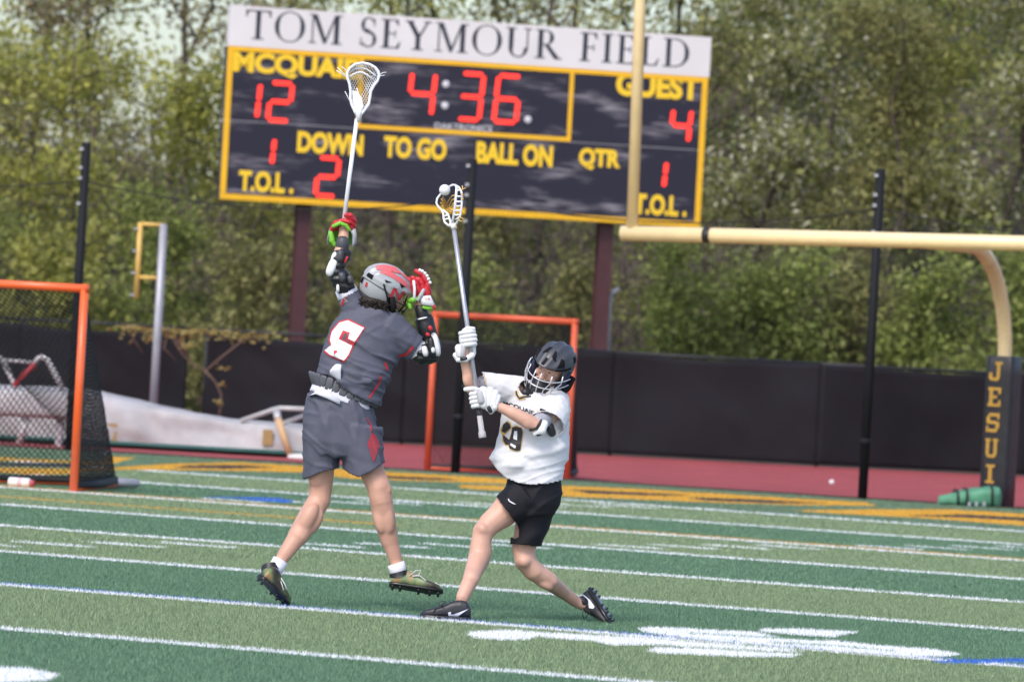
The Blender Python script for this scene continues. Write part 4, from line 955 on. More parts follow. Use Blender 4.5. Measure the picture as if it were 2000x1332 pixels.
ch(b, [(742, 612, 0, 20), (748, 585, .02, 20)]); b.ell(P(752, 565, .03), vec(34, 0), np.array([0, .095, 0]), vec(0, -38)); b.ell(P(770, 590, .06), vec(18, 0), np.array([0, .05, 0]), vec(0, 14)); b.ball(P(789, 576, .07), .014)
def muscle(mb, x, y, d, hw, hh, an, dd):
    c_, s_ = math.cos(R(an)), math.sin(R(an)); hw, hh, dd = hw * .86, hh * .9, dd * .82; mb.ell(P(x, y, d), vec(hw * c_, hw * s_), vec(-hh * s_, hh * c_), np.array([0, dd, 0]))
for q in ((600, 1014, -.05, 20, 40, 30, .055), (612, 1020, -.02, 18, 34, 30, .05), (756, 1010, -.06, 17, 40, -10, .05), (742, 1014, -.06, 16, 34, -12, .05), (755, 958, -.06, 13, 16, 0, .05), (738, 930, -.05, 20, 34, -12, .06), (622, 925, 0, 26, 34, 0, .07)): muscle(b, *q)
me = fuse(b, .0065, 9); body6 = link('body', me, M_skin2, p6)
# socks and shoes
for pts in ([(548, 1094, -.09, 16), (540, 1108, -.10, 15.5), (534, 1122, -.09, 15)], [(773, 1100, 0, 17.5), (777, 1112, 0, 16.5), (780, 1126, 0, 16)]):
    MB().tube([P(x, y, d) for x, y, d, r in pts], [r * K for *_, r in pts], 18).build('sock', M_sock, p6, True)
M_cleat = bpy.data.materials.new('iridescent_cleat'); M_cleat.use_nodes = True; n_, l_ = M_cleat.node_tree.nodes, M_cleat.node_tree.links; b_ = n_['Principled BSDF']; b_.inputs['Roughness'].default_value = .35
tc = n_.new('ShaderNodeTexCoord'); tn = n_.new('ShaderNodeTexNoise'); tn.inputs['Scale'].default_value = 9; l_.new(tc.outputs['Object'], tn.inputs[0]); cr = n_.new('ShaderNodeValToRGB'); l_.new(tn.outputs[0], cr.inputs[0])
el = cr.color_ramp.elements; el[0].position = .3; el[0].color = (.022, .022, .026, 1); el[1].position = .7; el[1].color = (.10, .26, .13, 1)
for ps, cl in ((.42, (.07, .06, .035, 1)), (.52, (.12, .2, .08, 1)), (.6, (.32, .17, .07, 1))): e = el.new(ps); e.color = cl
l_.new(cr.outputs[0], b_.inputs['Base Color'])
M_sole = mat('black_glossy_sole', (.012, .012, .014), .28)
hl, to = P(508, 1128, -.22), P(560, 1186, -.06); to[2] = max(to[2], .012)
sL, _ = shoe('cleat', p6, hl, to, vec(26, -19, .05), M_cleat, M_sole, 1, M_lace, P(537, 1112, -.10))
hr, tr_ = P(761, 1143, -.02), P(864, 1159, -.03)
sR, trR = shoe('cleat', p6, hr, tr_, vec(3, -30, .03), M_cleat, M_sole, 1, M_lace, P(777, 1112, 0))
for pts in ([(800, 1124), (812, 1114), (822, 1113), (818, 1122), (806, 1126)], [(806, 1124), (820, 1124), (830, 1132), (836, 1138)]): MB().tube([P(x, y, -.05) for x, y in pts], .003, 6).build('lace_loop', M_lace, sR, True)
for pts in ([(546, 1128), (551, 1142), (554, 1152)], [(548, 1127), (556, 1140), (560, 1150)]): MB().tube([P(x, y, -.17) for x, y in pts], .003, 6).build('lace_loop', M_lace, sL, True)
for q in ([(527, 1104, -.105, 17), (529, 1116, -.12, 19)], [(778, 1116, 0, 18.5), (780, 1124, 0, 20)]):
    MB().tube([P(x, y, d) for x, y, d, r in q], [r * K for *_, r in q], 18, False).build('ankle_collar', M_bkrub, p6, True)
# shorts
mb = MB(); sx = lambda x, y, hw, hd, a=(.95, .30): (P(x, y), vec(hw * a[0], hw * a[1]), np.array([0, hd, 0]))
mb.loft([sx(668, 775, 61, .135), sx(667, 795, 70, .15), sx(664, 830, 75, .16, (.97, .2)), sx(664, 865, 76, .16, (.99, .12)), sx(668, 890, 70, .14, (1, .1))], 30)
mb.loft([(P(636, 830, .01), vec(46, 8), np.array([0, .15, 0])), (P(628, 880, .02), vec(38, 4), np.array([0, .13, 0])), (P(626, 945, .03), vec(32, -2), np.array([0, .115, 0]))], 26)
mb.loft([(P(698, 830, -.01), vec(48, 6), np.array([0, .15, 0])), (P(706, 880, -.03), vec(43, -2), np.array([0, .135, 0])), (P(722, 950, -.05), vec(36, -14), np.array([0, .115, 0]))], 26)
def hem6(x): return np.interp(x, [585, 597, 625, 655, 668, 684, 700, 725, 750, 770], [936, 934, 922, 915, 913, 925, 931, 921, 903, 893])
def c6(p):
    x, y = pj(p); return y > hem6(x) or y < 770 + (x - 668) * .27
shorts6, trS6 = garment('shorts', mb, M_greyj, p6, [folds(.018, 72, 130, 26, 3), folds(.010, 25, 110, 24, 8)], c6)
cf = crop(560, 600, .2552)
print_on('side_panel', [cf(q) for q in ([(652, 958), (680, 985), (712, 1062), (665, 1185), (640, 1120), (618, 1045)],)], trS6, M_redp, shorts6)
print_on('panel_stripe', [r_ for q in ([(645, 985), (700, 1090)], [(636, 1012), (690, 1115)], [(630, 1040), (682, 1140)], [(632, 1075), (673, 1160)]) for r_ in band(cf(q), 1.6)], trS6, M_greyj, shorts6, .005)
print_on('side_piping', [r_ for r_ in band(cf([(612, 850), (640, 895), (652, 950)]), 3)], trS6, M_redp, shorts6)
# undershirt tail, segmented rib pad, jersey
mb = MB(); mb.loft([sx(669, 752, 58, .128, (.92, .395)), sx(668, 768, 62, .140, (.94, .34)), sx(668, 784, 66, .148, (.94, .31))], 34)
garment('undershirt', mb, M_cloth, p6, folds(.006, 20, 50, 12, 5), lambda p: pj(p)[1] > 785 + (pj(p)[0] - 668) * .30 or pj(p)[1] < 750 + (pj(p)[0] - 668) * .36)
MB().loft([(P(612, 768, -.08), vec(9, -5), np.array([0, .03, 0])), (P(622, 762, -.14), vec(6, -8), np.array([0, .012, 0])), (P(640, 772, -.157), vec(2, -6), np.array([0, .008, 0])), (P(664, 786, -.162), vec(1, -4), np.array([0, .006, 0]))], 14).build('turned_shirt_tail', M_cloth, p6, True)
for i in range(13):
    a = math.pi * (1.02 + .98 * (i + .5) / 13); cxp = 670 + 62 * math.cos(a); dy = .138 * math.sin(a); yy = 760 + (cxp - 670) * .37
    c = P(cxp, yy, dy); tx = vec(-62 * math.sin(a), -62 * math.sin(a) * .37, .138 * math.cos(a)); tx = nrmd(tx); uz = nrmd(vec(-.3, -1)); uz = nrmd(uz - tx * np.dot(tx, uz)); nz = np.cross(tx, uz)
    mb = MB().loft([(c - uz * 13 * K * s_, tx * .0215 * k_, nz * .009 * k_) for s_, k_ in ((1, .7), (.85, 1), (-.85, 1), (-1, .7))], 16, 5); mb.build('rib_pad', M_rib, p6, True)
JA = (.92, .395); js = lambda x, y, hw, hd: (P(x, y), vec(hw * JA[0], hw * JA[1]), np.array([0, hd, 0]))
mb = MB(); mb.loft([js(743, 600, 27, .085), js(739, 612, 44, .10), js(731, 630, 64, .115), js(718, 660, 74, .125), js(703, 692, 72, .132), js(691, 724, 70, .138), js(682, 752, 69, .145), js(676, 775, 69, .15), js(672, 795, 69, .15)], 40)
mb.chain([(P(702, 620, 0), 30 * K), (P(688, 592, 0), 24 * K), (P(676, 566, -.01), 22.5 * K)]); mb.chain([(P(762, 645, 0), 40 * K), (P(790, 666, .01), 31 * K), (P(822, 687, .03), 26 * K)])
def cj6(p):
    x, y = pj(p)
    if x > 812 + (y - 683) * -.62 and y > 640 and x > 790: return True
    if y < 577 - (x - 680) * .55 and x < 712: return True
    if y < 604 and 720 < x < 775 and (x - 745) ** 2 / 28 ** 2 + (y - 594) ** 2 / 10 ** 2 < 1: return True
    return y > np.interp(x, [600, 618, 640, 655, 668, 690, 720, 740], [728, 731, 733, 740, 757, 771, 785, 793])
jersey6, trJ6 = garment('jersey', mb, M_greyj, p6, [lambda p, f=folds(.024, 28, 150, 30, 1): f(p) * np.interp(pj(p)[1], [620, 680, 720], [.25, .6, 1.15]), folds(.006, -35, 110, 26, 4), lambda p, f=folds(.016, 22, 95, 17, 9): f(p) * np.interp(pj(p)[1], [650, 700, 735], [.15, .6, 1.1])], cj6, .0075)
NUM6 = [(350, 185), (405, 120), (470, 102), (592, 160), (515, 272), (458, 246), (472, 200), (437, 187), (412, 240), (505, 290), (470, 370), (438, 408), (330, 362), (292, 330), (345, 290), (333, 250)]
cen = np.mean(NUM6, 0); OUT6 = [tuple(cen + (np.array(p) - cen) * 1.0 + nrmd(np.array(p) - cen) * 13) for p in NUM6]
OUT6[5:9] = [(470, 252), (482, 193), (431, 174), (396, 243)]
print_on('number_border', [cf(OUT6)], trJ6, M_redp, jersey6, .003, 3); print_on('number', [cf(NUM6)], trJ6, M_wpr, jersey6, .0055, 3)
print_on('number_notch', [cf([(432, 178), (484, 195), (470, 240), (524, 266), (510, 298), (400, 244)])], trJ6, M_redp, jersey6, .0075, 3); print_on('number_gap', [cf([(446, 198), (464, 205), (450, 246), (490, 266), (484, 274), (424, 241)])], trJ6, M_greyj, jersey6, .0095, 3)
print_on('maker_mark', [cf([(358, 335), (385, 332), (390, 345), (365, 362)])], trJ6, M_redp, jersey6, .0075, 3)
print_on('piping', band(cf([(750, 420), (762, 450), (772, 482)]), 4.5) + band(cf([(716, 525), (712, 570), (680, 620), (630, 695)]), 3.5), trJ6, M_redp, jersey6)
print_on('sleeve_stripe', band(cf([(855, 372), (915, 362), (945, 330), (966, 300)]), 5) + band([(668, 597), (673, 583), (682, 573), (694, 566)], 4), trJ6, M_redp, jersey6)
fl = MB()
for i, (x, y, w_, d) in enumerate(((650, 738, 3, -.155), (657, 728, 7, -.165), (662, 722, 9, -.185), (664, 716, 7, -.20))): pass
fl.loft([(P(663, 744, -.158), vec(4, 3), np.array([0, .004, 0])), (P(655, 735, -.165), vec(11, 5), np.array([0, .005, 0])), (P(655, 724, -.185), vec(11, 0), np.array([0, .008, 0])), (P(659, 714, -.175), vec(8, -1), np.array([0, .008, 0])), (P(660, 711, -.165), vec(4, 0), np.array([0, .004, 0]))], 16)
fl.build('turned_hem_flap', M_cloth, jersey6, True)
# white sleeve and arm pads
MB().tube([P(806, 678, .02), P(829, 691, .04)], [22 * K, 20.5 * K], 20).build('undershirt_sleeve', M_cloth, p6, True)
MB().tube([P(684, 584, 0), P(673, 562, -.01)], [23.5 * K, 20.5 * K], 20).build('undershirt_sleeve', M_cloth, p6, True)
def padset(name, specs):
    root = None
    for nm, m, lst in specs:
        if nm.startswith('@'):
            (x, y, d, hw, hh, an) = lst; c_, s_ = math.cos(R(an)), math.sin(R(an)); MB().loft([(P(x, y, d + q_), vec(hw * c_, hw * s_) * k_, vec(-hh * s_, hh * c_) * k_) for q_, k_ in ((.03, .8), (.012, 1), (-.004, .95), (-.014, .7), (-.017, .3))], 20, 2.6).build(nm[1:], m, root, True); continue
        mb = MB(); mb.chain([(P(x, y, d), r * K) for x, y, d, r in lst]); me = fuse(mb, .006, 3) if root is None else None
        if root is None: root = link(name, displace(me, lambda p: .003 * math.sin(p[2] * 160) + .003 * mnoise.noise((p[0] * 40, p[1] * 40, p[2] * 40))), m, p6)
        else: mb.build(nm, m, root, True)
    return root
e1 = padset('elbow_pad', [('pad', M_bkrub, [(826, 690, .03, 24), (838, 690, .045, 23), (841, 676, .06, 21)]), ('forearm_guard', M_bkrub, [(836, 652, .06, 19), (830, 630, .06, 20)]), ('@elbow_cap', M_wp, (851, 673, .0, 8, 24, -12)), ('@black_inset', M_bkrub, (843, 678, -.015, 7, 23, -8)), ('red_knob', M_redp, [(840, 640, -.03, 4.5), (841, 642, -.03, 4.5)]), ('red_knob', M_redp, [(835, 653, -.03, 4), (836, 654, -.03, 4)]), ('wrist_guard', M_bkrub, [(826, 618, .05, 14), (822, 604, .05, 13)]), ('@white_strap', M_wp, (825, 622, .0, 10, 2, -12)), ('@white_panel', M_wp, (830, 686, -.045, 6, 11, -14)), ('@white_panel', M_wp, (846, 684, -.04, 4, 6, -8))])
e2 = padset('elbow_pad', [('pad', M_bkrub, [(673, 557, -.03, 20.5), (664, 543, -.04, 21), (655, 527, -.05, 17), (662, 507, -.05, 19), (670, 497, -.04, 17)]), ('@elbow_cap', M_wp, (648, 522, -.09, 9, 19, 22)), ('@white_panel', M_wp, (652, 502, -.08, 5, 11, 22)), ('wrist_guard', M_dkg, [(668, 481, -.03, 14), (669, 474, -.03, 14)]), ('@upper_strap', M_wp, (660, 563, -.075, 3.5, 9, 0)), ('@grey_panel', M_dkg, (668, 541, -.1, 7, 10, -15)), ('@grey_panel', M_dkg, (684, 546, -.09, 6, 9, -15)), ('@grey_panel', M_dkg, (664, 500, -.10, 7, 13, 8)), ('red_trim', M_redp, [(678, 503, -.09, 2.5), (674, 512, -.09, 2)])])
# gloves: a closed one round the stick, an open one before the face
g1 = MB()
for i, (x, y) in enumerate(((684, 446), (688, 440), (690, 433), (688, 428))):
    finger(g1, [P(x - 16, y - 6, .05), P(x - 4, y - 8, -.02 - .01 * i), P(x + 4, y + 1, -.01)], 5.2 * K)
g1.ell(P(668, 440, .04), vec(22, -3), np.array([0, .045, 0]), vec(0, -12)); glove1 = g1.build('glove', M_glr, p6, True)
MB().chain([(P(649, 448, .0), 6 * K), (P(656, 436, -.02), 6 * K), (P(670, 431, -.03), 5 * K), (P(681, 434, -.035), 5 * K)]).build('glove_roll', M_glr, glove1, True)
cu = []
for a in np.linspace(R(170), R(-5), 13):
    cu.append(a)
def cuff(m, k, name, par):
    mb = MB(); n = len(cu)
    for (cy, ry, hw, dd) in ((442, 10, 18, .02), (450, 10, 24, .03), (464, 6, 27, .05), (478, 4, 27, .055)):
        for a in np.linspace(R(200), R(-20), 17): mb.v.append(tuple(P(668 + (hw + k) * math.cos(a), cy - (ry + k) * .4 * abs(math.sin(a)) , dd + (.055 + k * K) * math.sin(a) - .02)))
    for j in range(3):
        for i in range(16): a = j * 17 + i; mb.f.append((a, a + 1, a + 18, a + 17))
    link(name, thick(mb.mesh(), .003), m, par)
cuff(M_grn, 0, 'cuff_lining', glove1); cuff(M_silv, 2, 'cuff', glove1)
MB().chain([(P(646, 456, -.02), 5 * K), (P(649, 470, -.02), 6.5 * K), (P(654, 479, -.02), 4 * K)]).build('green_side_lining', M_grn, glove1, True)
MB().chain([(P(652, 442, -.045), 4 * K), (P(664, 436, -.055), 4 * K), (P(676, 441, -.05), 4 * K), (P(682, 449, -.045), 3.5 * K)]).build('green_cuff_edge', M_grn, glove1, True)
MB().loft([(P(689, 448, -.01), vec(6, -1), np.array([0, .01, 0])), (P(692, 460, -.0), vec(5, 1), np.array([0, .02, 0])), (P(691, 474, .0), vec(3.5, 1), np.array([0, .02, 0])), (P(688, 484, .0), vec(1.5, 0), np.array([0, .01, 0]))], 14).build('cuff_wing', M_silv, glove1, True)
g2 = MB(); g2.ell(P(828, 572, .05), vec(15, 0), np.array([0, .03, 0]), vec(2, -17))
for pts, r in (([(836, 566), (834, 552), (826, 538), (812, 529)], 5.5), ([(826, 566), (825, 556), (820, 547), (815, 546)], 6.5), ([(818, 572), (815, 558), (811, 548), (806, 543)], 6.0), ([(812, 575), (806, 562), (802, 552), (799, 546)], 6)): finger(g2, [P(x, y, .04) for x, y in pts], r * K)
glove2 = g2.build('glove', M_glr, p6, True)
for x, y in ((834, 546), (831, 540), (827, 535), (822, 531), (817, 529), (837, 553)): MB().ball(P(x + 3, y - 1, .03), 3.4 * K).build('knuckle_roll', M_wp, glove2, True)
MB().loft([(P(831, 578, .03), vec(10, -1), np.array([0, .035, 0])), (P(833, 586, .03), vec(12, 0), np.array([0, .04, 0])), (P(837, 597, .03), vec(15, 2), np.array([0, .04, 0]))], 18, 4).build('white_cuff', M_wp, glove2, True)
MB().chain([(P(798, 588, .02), 4 * K), (P(806, 586, .01), 6 * K), (P(814, 584, .01), 4 * K)]).build('green_lining', M_grn, glove2, True); MB().chain([(P(799, 596, .02), 5 * K), (P(801, 601, .02), 4 * K)]).build('green_lining', M_grn, glove2, True)
MB().chain([(P(828, 600, .01), 4 * K), (P(838, 602, .01), 4.5 * K), (P(846, 601, .01), 3 * K)]).build('green_lining', M_grn, glove2, True)
MB().chain([(P(847, 598, .0), 3.5 * K), (P(849, 602, .0), 2.5 * K)]).build('red_cuff_tip', M_glr, glove2, True)
MB().chain([(P(827, 567, -.0), 3.5 * K), (P(822, 577, -.005), 4.5 * K), (P(817, 586, -.0), 3.5 * K)]).build('grey_thumb_roll', M_silv, glove2, True)
MB().chain([(P(808, 550, .0), 3 * K), (P(810, 565, -.01), 3 * K), (P(809, 582, -.0), 3 * K)]).build('white_thumb_edge', M_wp, glove2, True)
co, fs = text2d('HI', .02); MB().add([P(831 + p[0] * 9, 585 - p[1] * 4 + p[0] * 1, -.016) for p in co], fs).build('cuff_lettering', M_redp, glove2)
# hair, helmet
rd = random.Random(3); mb = MB()
for _ in range(300):
    x = rd.uniform(698, 758); y = 590 + (x - 698) * .17 + rd.uniform(-7, 8); d = -.075 + ((x - 738) / 60) ** 2 * .10 + rd.uniform(-.02, .02); c = P(x, y, d); rr = rd.uniform(2, 3.8) * K; pts = []
    a0_ = rd.uniform(0, 6.28); ax = nrmd(np.array([rd.uniform(-1, 1), rd.uniform(-1, 1), rd.uniform(-1, 1)])); u_, w_ = basis(ax)
    for i in range(8): t = a0_ + i * .8; pts.append(c + (u_ * math.cos(t) + w_ * math.sin(t)) * rr + ax * i * .0016)
    mb.tube(pts, .0026, 5)
mb.ell(P(732, 591, -.01), vec(33, 5), np.array([0, .075, 0]), vec(0, -15)); mb.build('hair', M_hair, p6, True)
M_hsh = mat('silver_grey_helmet_shell', (.36, .375, .40), .38, coat=.3); M_hdk = mat('dark_vent', (.010, .010, .012), .8, spec=.15); M_hst = mat('coral_red_stripe', (.66, .13, .14), .45); M_htrim = mat('dark_helmet_trim', (.10, .105, .11), .45)
H = Helmet(P(751, 561, .02), (.86, .34, -.30), (.30, -.16, .93), 1.0)
hel = H.shell('helmet', M_hsh, p6)
H.patch('stripe', [(20, 42), (60, 62), (130, 70), (150, 40), (165, 44), (172, 62), (100, 84), (30, 58), (14, 48)], M_hst, hel, .003); H.patch('stripe', [(40, 34), (70, 46), (105, 52), (128, 46), (136, 34), (118, 37), (95, 38), (70, 32), (48, 25)], M_hst, hel, .003)
for q in ([(140, 22), (160, 22), (163, 12), (140, 10)], [(52, 28), (72, 33), (66, 21)], [(92, 26), (112, 25), (106, 19)], [(95, 60), (112, 61), (104, 53)], [(60, 62), (80, 66), (70, 57)]): H.patch('vent', q, M_hdk, hel, .003, 6)
H.patch('trim_line', [(75, -8), (100, 2), (140, 6), (180, 6), (180, 3), (140, 3), (100, -2), (78, -14)], M_htrim, hel, .003)
H.patch('lower_band', [(84, -42), (100, -42), (140, -38), (180, -34), (180, -26), (140, -30), (100, -32), (86, -32)], M_htrim, hel, .003)
H.patch('ear_hole', [(74, -14), (86, -10), (86, -24), (74, -26)], M_hdk, hel, .003)
for q in ([(55, 15), (62, 15), (62, -9), (55, -9)], [(79, 15), (86, 15), (86, -9), (79, -9)], [(86, 15), (78, 15), (55, -9), (63, -9)]): H.patch('emblem', q, M_redp, hel, .0045 + .0004 * len(hel.children), 6)
H.patch('number_mark', [(146, -2), (152, -1), (152, -12), (145, -12)], M_redp, hel, .004); H.patch('badge', [(166, 4), (178, 4), (180, -10), (166, -10)], M_hdk, hel, .004)
cg = MB().tube([H.loc(*q) for q in arcpts(-82, 82, -.085, -.085, .135, 18, .055)], [.014] * 19, 10).build('chin_guard', M_hdk, hel, True)
for el0, dp, rr in ((-.035, .012, .172), (-.068, .02, .170), (-.10, .03, .160)): H.wire('mask_bar', arcpts(-72, 72, el0, el0, rr, 14, dp), M_hdk, hel)
for az in (-45, -15, 15, 45): a_ = R(az); H.wire('mask_bar', [(.165 * math.cos(a_), .12 * math.sin(a_), .0), (.176 * math.cos(a_), .125 * math.sin(a_), -.05), (.150 * math.cos(a_), .115 * math.sin(a_), -.125)], M_hdk, hel)
for sd in (1, -1):
    MB().tube([H.loc(.03, sd * .112, -.02), H.loc(.06, sd * .112, -.07), H.loc(.075, sd * .10, -.125)], [.016, .02, .014], 10).build('cheek_guard', M_hdk, hel, True)
    MB().tube([H.loc(-.05, sd * .108, .03), H.loc(0, sd * .116, -.03), H.loc(.05, sd * .11, -.105)], .005, 8).build('mask_strap', M_hdk, hel, True)
H.wire('chin_strap', [(-.06, .1, -.085), (.0, .114, -.10), (.07, .09, -.135)], M_htrim, hel, .005)
# his stick
st = thing('lacrosse_stick', P(671, 437, .0), 'white lacrosse stick held straight up by the player in grey', 'lacrosse stick', 'lacrosse sticks')
MB().tube([P(669, 452, .02), P(697, 233, .06)], .0128, 10).build('shaft', M_wst, st, True)
c6h = crop(650, 110, .09756); OUTL = [(485, 1190), (440, 1110), (378, 970), (352, 850), (357, 700), (335, 560), (295, 440), (290, 330), (345, 240), (450, 165), (600, 138), (740, 168), (850, 232), (912, 310), (930, 390), (900, 490), (825, 590), (765, 700), (740, 850), (722, 960), (640, 1080), (560, 1180)]
op = c6h(OUTL); fd = lambda y: .06 + .03 * (1 - (y - 120) / 110)
hd_ = MB().tube([P(x, y, fd(y)) for x, y in op + op[:1]], .0085, 9).build('head_frame', M_wst, st, True)
MB().tube([P(x, y, fd(y) + .034) for x, y in op + op[:1]], .006, 8).build('sidewall', M_wst, hd_, True)
MB().tube([P(700, 238, .06), P(701, 222, .06), P(701, 212, .065)], [.016, .017, .022], 12).build('throat', M_wst, hd_, True)
MB().loft([(P(700, 222, .075), vec(7, 0), np.array([0, .008, 0])), (P(699, 208, .08), vec(12, 0), np.array([0, .008, 0])), (P(697, 190, .085), vec(10, 1), np.array([0, .006, 0])), (P(692, 178, .085), vec(5, 1), np.array([0, .004, 0]))], 14).build('ball_stop', M_wst, hd_, True)
opx = np.array(op); mesh_w = MB(); mesh_g = MB()
def pocket(x, y): 
    cx_ = 702; return fd(y) + .03 + .045 * max(0, 1 - ((x - cx_) / 26) ** 2) * max(0, math.sin(math.pi * np.clip((y - 128) / 90, 0, 1)))
for sg in (1, -1):
    for o_ in np.arange(-70, 70, 4.6):
        seg = []
        for t in np.linspace(0, 1, 46):
            y = 125 + 95 * t; x = 702 + o_ + sg * (y - 172) * .55
            if ip(opx, np.array([x]), np.array([y]))[0]: seg.append(P(x, y, pocket(x, y)))
            else:
                if len(seg) > 1: (mesh_g if abs(o_) < 9 else mesh_w).tube(seg, .0024, 4, False)
                seg = []
        if len(seg) > 1: (mesh_g if abs(o_) < 9 else mesh_w).tube(seg, .0024, 4, False)
for mb, m, nm in ((mesh_w, M_str, 'mesh_netting'), (mesh_g, M_gst, 'gold_netting')):
    o = mb.build(nm, m, hd_, True); o['kind'] = 'stuff'
for q, r_ in (([(320, 440), (400, 375), (500, 330), (580, 325), (680, 370), (800, 470)], .006), ([(330, 350), (420, 270), (560, 235), (680, 265), (800, 350), (880, 420)], .0045), ([(480, 640), (510, 740), (560, 850), (590, 950)], .004)): MB().tube([P(x, y, fd(y) + .018) for x, y in c6h(q)], r_, 7).build('shooting_string', M_str, hd_, True)
for q in ([(300, 420), (220, 350), (90, 230)], [(300, 440), (200, 370), (70, 290)], [(300, 330), (230, 250), (180, 220)], [(935, 380), (1000, 335), (1070, 325)], [(930, 400), (1040, 385)], [(345, 910), (290, 800), (245, 710)]): MB().tube([P(x, y, fd(y)) for x, y in c6h(q)], .0028, 6).build('loose_string', M_str, hd_, True)
# ============ shooter, number 28, white jersey, bent low over his front knee
P = mkP(39.5)
ff, fb = gr(870, 1212), gr(1196, 1220)
p28 = thing('person', (P(1030, 1000)[0], 39.5, 0), 'player in white 28 jersey and black shorts, lunging with his stick in both hands', 'person', 'lacrosse players')
b = MB()
dF = ff[1] - 39.5; dB = fb[1] - 39.5
ch(b, [(1022, 960, 0, 38), (985, 1000, -.04, 29), (958, 1022, -.08, 24), (944, 1038, -.10, 21.5), (939, 1062, -.11, 21), (935, 1090, -.12, 22.5), (920, 1130, dF + .05, 17), (904, 1165, dF + .02, 13.5), (901, 1184, dF + .03, 12.5)])
ch(b, [(1056, 965, .05, 38), (1032, 1030, .05, 28), (1023, 1068, .04, 25), (1026, 1095, .02, 22), (1042, 1114, .04, 21), (1070, 1133, .1, 19.5), (1100, 1156, dB, 14.5), (1124, 1174, dB + .08, 12), (1136, 1180, dB + .1, 12)])
b.loft([(P(x, y), vec(hw * .97, hw * .2), np.array([0, hd, 0])) for x, y, hw, hd in ((1043, 985, 46, .12), (1043, 945, 42, .11), (1038, 900, 44, .10), (1042, 850, 48, .11), (1046, 800, 50, .11), (1046, 775, 40, .09), (1045, 758, 20, .06))], 24)
ch(b, [(998, 762, 0, 24), (955, 757, -.06, 17), (923, 757, -.12, 15), (917, 735, -.14, 14.5), (909, 705, -.16, 11), (907, 680, -.17, 11)])
ch(b, [(1088, 795, -.03, 26), (1070, 815, -.12, 18), (1046, 830, -.22, 15.5), (1030, 822, -.23, 15.5), (1000, 806, -.24, 13), (972, 793, -.24, 9.5), (945, 782, -.22, 11)])
ch(b, [(1046, 772, 0, 21), (1058, 748, -.02, 19)])
for q in ((943, 1034, -.13, 15, 17, -20, .05), (946, 1084, -.11, 16, 36, 12, .055), (930, 1080, -.13, 14, 40, 14, .05), (985, 1010, -.05, 34, 22, -42, .07), (1024, 1096, -.02, 17, 15, 0, .05), (1066, 1124, .09, 34, 14, 36, .05), (1058, 1136, .07, 30, 12, 36, .05), (1010, 810, -.25, 22, 9, 26, .03), (1030, 826, -.245, 16, 12, 26, .035), (913, 740, -.15, 12, 20, -8, .035)): muscle(b, *q)
me = fuse(b, .0065, 9); link('body', me, M_skin, p28)
# head with a face, in the helmet's own frame
H = Helmet(P(1082, 712, -.02), (-.50, -.80, -.30), (.34, -.28, .90), 1.02); H.front = [22, 20, 12, -34, -46, -44, -40]
hb = MB(); L_ = H.loc
hb.ell(L_(.0, 0, .0), H.f * .098, H.r * .080, H.u * .108, 20, 14); hb.ell(L_(.04, 0, -.075), H.f * .058, H.r * .056, H.u * .062, 16, 10)
hb.chain([(L_(.092, 0, -.018), .012), (L_(.108, 0, -.052), .015)]); hb.ell(L_(.098, .016, -.06), H.f * .012, H.r * .012, H.u * .010); hb.ell(L_(.098, -.016, -.06), H.f * .012, H.r * .012, H.u * .010)
for sd in (1, -1):
    hb.chain([(L_(.088, sd * .012, .008), .010), (L_(.075, sd * .05, .008), .011)]); hb.ell(L_(.072, sd * .042, -.045), H.f * .024, H.r * .024, H.u * .022)
hb.chain([(L_(.092, -.02, -.082), .008), (L_(.098, 0, -.079), .008), (L_(.092, .02, -.082), .008)]); hb.chain([(L_(.082, -.018, -.112), .009), (L_(.086, 0, -.114), .010), (L_(.082, .018, -.112), .009)]); hb.ball(L_(.074, 0, -.132), .022)
hme = fuse(hb, .0045, 2); head = link('head', hme, M_skin, p28)
M_eye = mat('eye_white', (.5, .47, .45), .3); M_dark = mat('dark_hair_brown', (.03, .018, .014), .5); M_mouth = mat('mouth_inside', (.10, .018, .018), .5)
for sd in (1, -1):
    MB().ell(L_(.084, sd * .03, -.012), H.f * .006, H.r * .012, H.u * .0035).build('eye', M_eye, head, True); MB().ell(L_(.088, sd * .029, -.012), H.f * .004, H.r * .006, H.u * .0035).build('iris', M_dark, head, True)
    MB().chain([(L_(.1, sd * .012, .013), .004), (L_(.089, sd * .046, .017), .004)]).build('eyebrow', M_dark, head, True)
MB().ell(L_(.084, 0, -.097), H.f * .012, H.r * .026, H.u * .013).build('open_mouth', M_mouth, head, True)
# jersey
JB = (.955, .28); js = lambda x, y, hw, hd, a=JB, d=0: (P(x, y, d), vec(hw * a[0], hw * a[1]), np.array([0, hd, 0]))
mb = MB(); mb.loft([js(1043, 752, 24, .075), js(1044, 764, 46, .10), js(1046, 778, 62, .12), js(1048, 802, 66, .135), js(1044, 848, 68, .145, (.99, .1)), js(1036, 880, 72, .155, (1, .05)), js(1028, 903, 73, .165, (1, .1)), js(1032, 930, 68, .165, (1, .12)), js(1036, 965, 64, .16, (1, .1))], 44)
mb.chain([(P(1005, 764, 0), 34 * K), (P(975, 755, -.04), 26 * K), (P(940, 745, -.08), 20 * K)])
sd0, sd1 = P(1080, 792, -.02), P(1068, 829, -.15); sdv = nrmd(sd1 - sd0)
def cj28(p):
    x, y = pj(p); q = np.array(p)
    if x < 946 - (y - 742) * -.25 and y < 775: return True
    if (x - 1030) ** 2 / 17 ** 2 + (y - 757) ** 2 / 15 ** 2 < 1 and q[1] < 39.5: return True
    return y > np.interp(x, [945, 957, 970, 988, 1010, 1035, 1070, 1105], [888, 897, 916, 933, 942, 946, 944, 936])
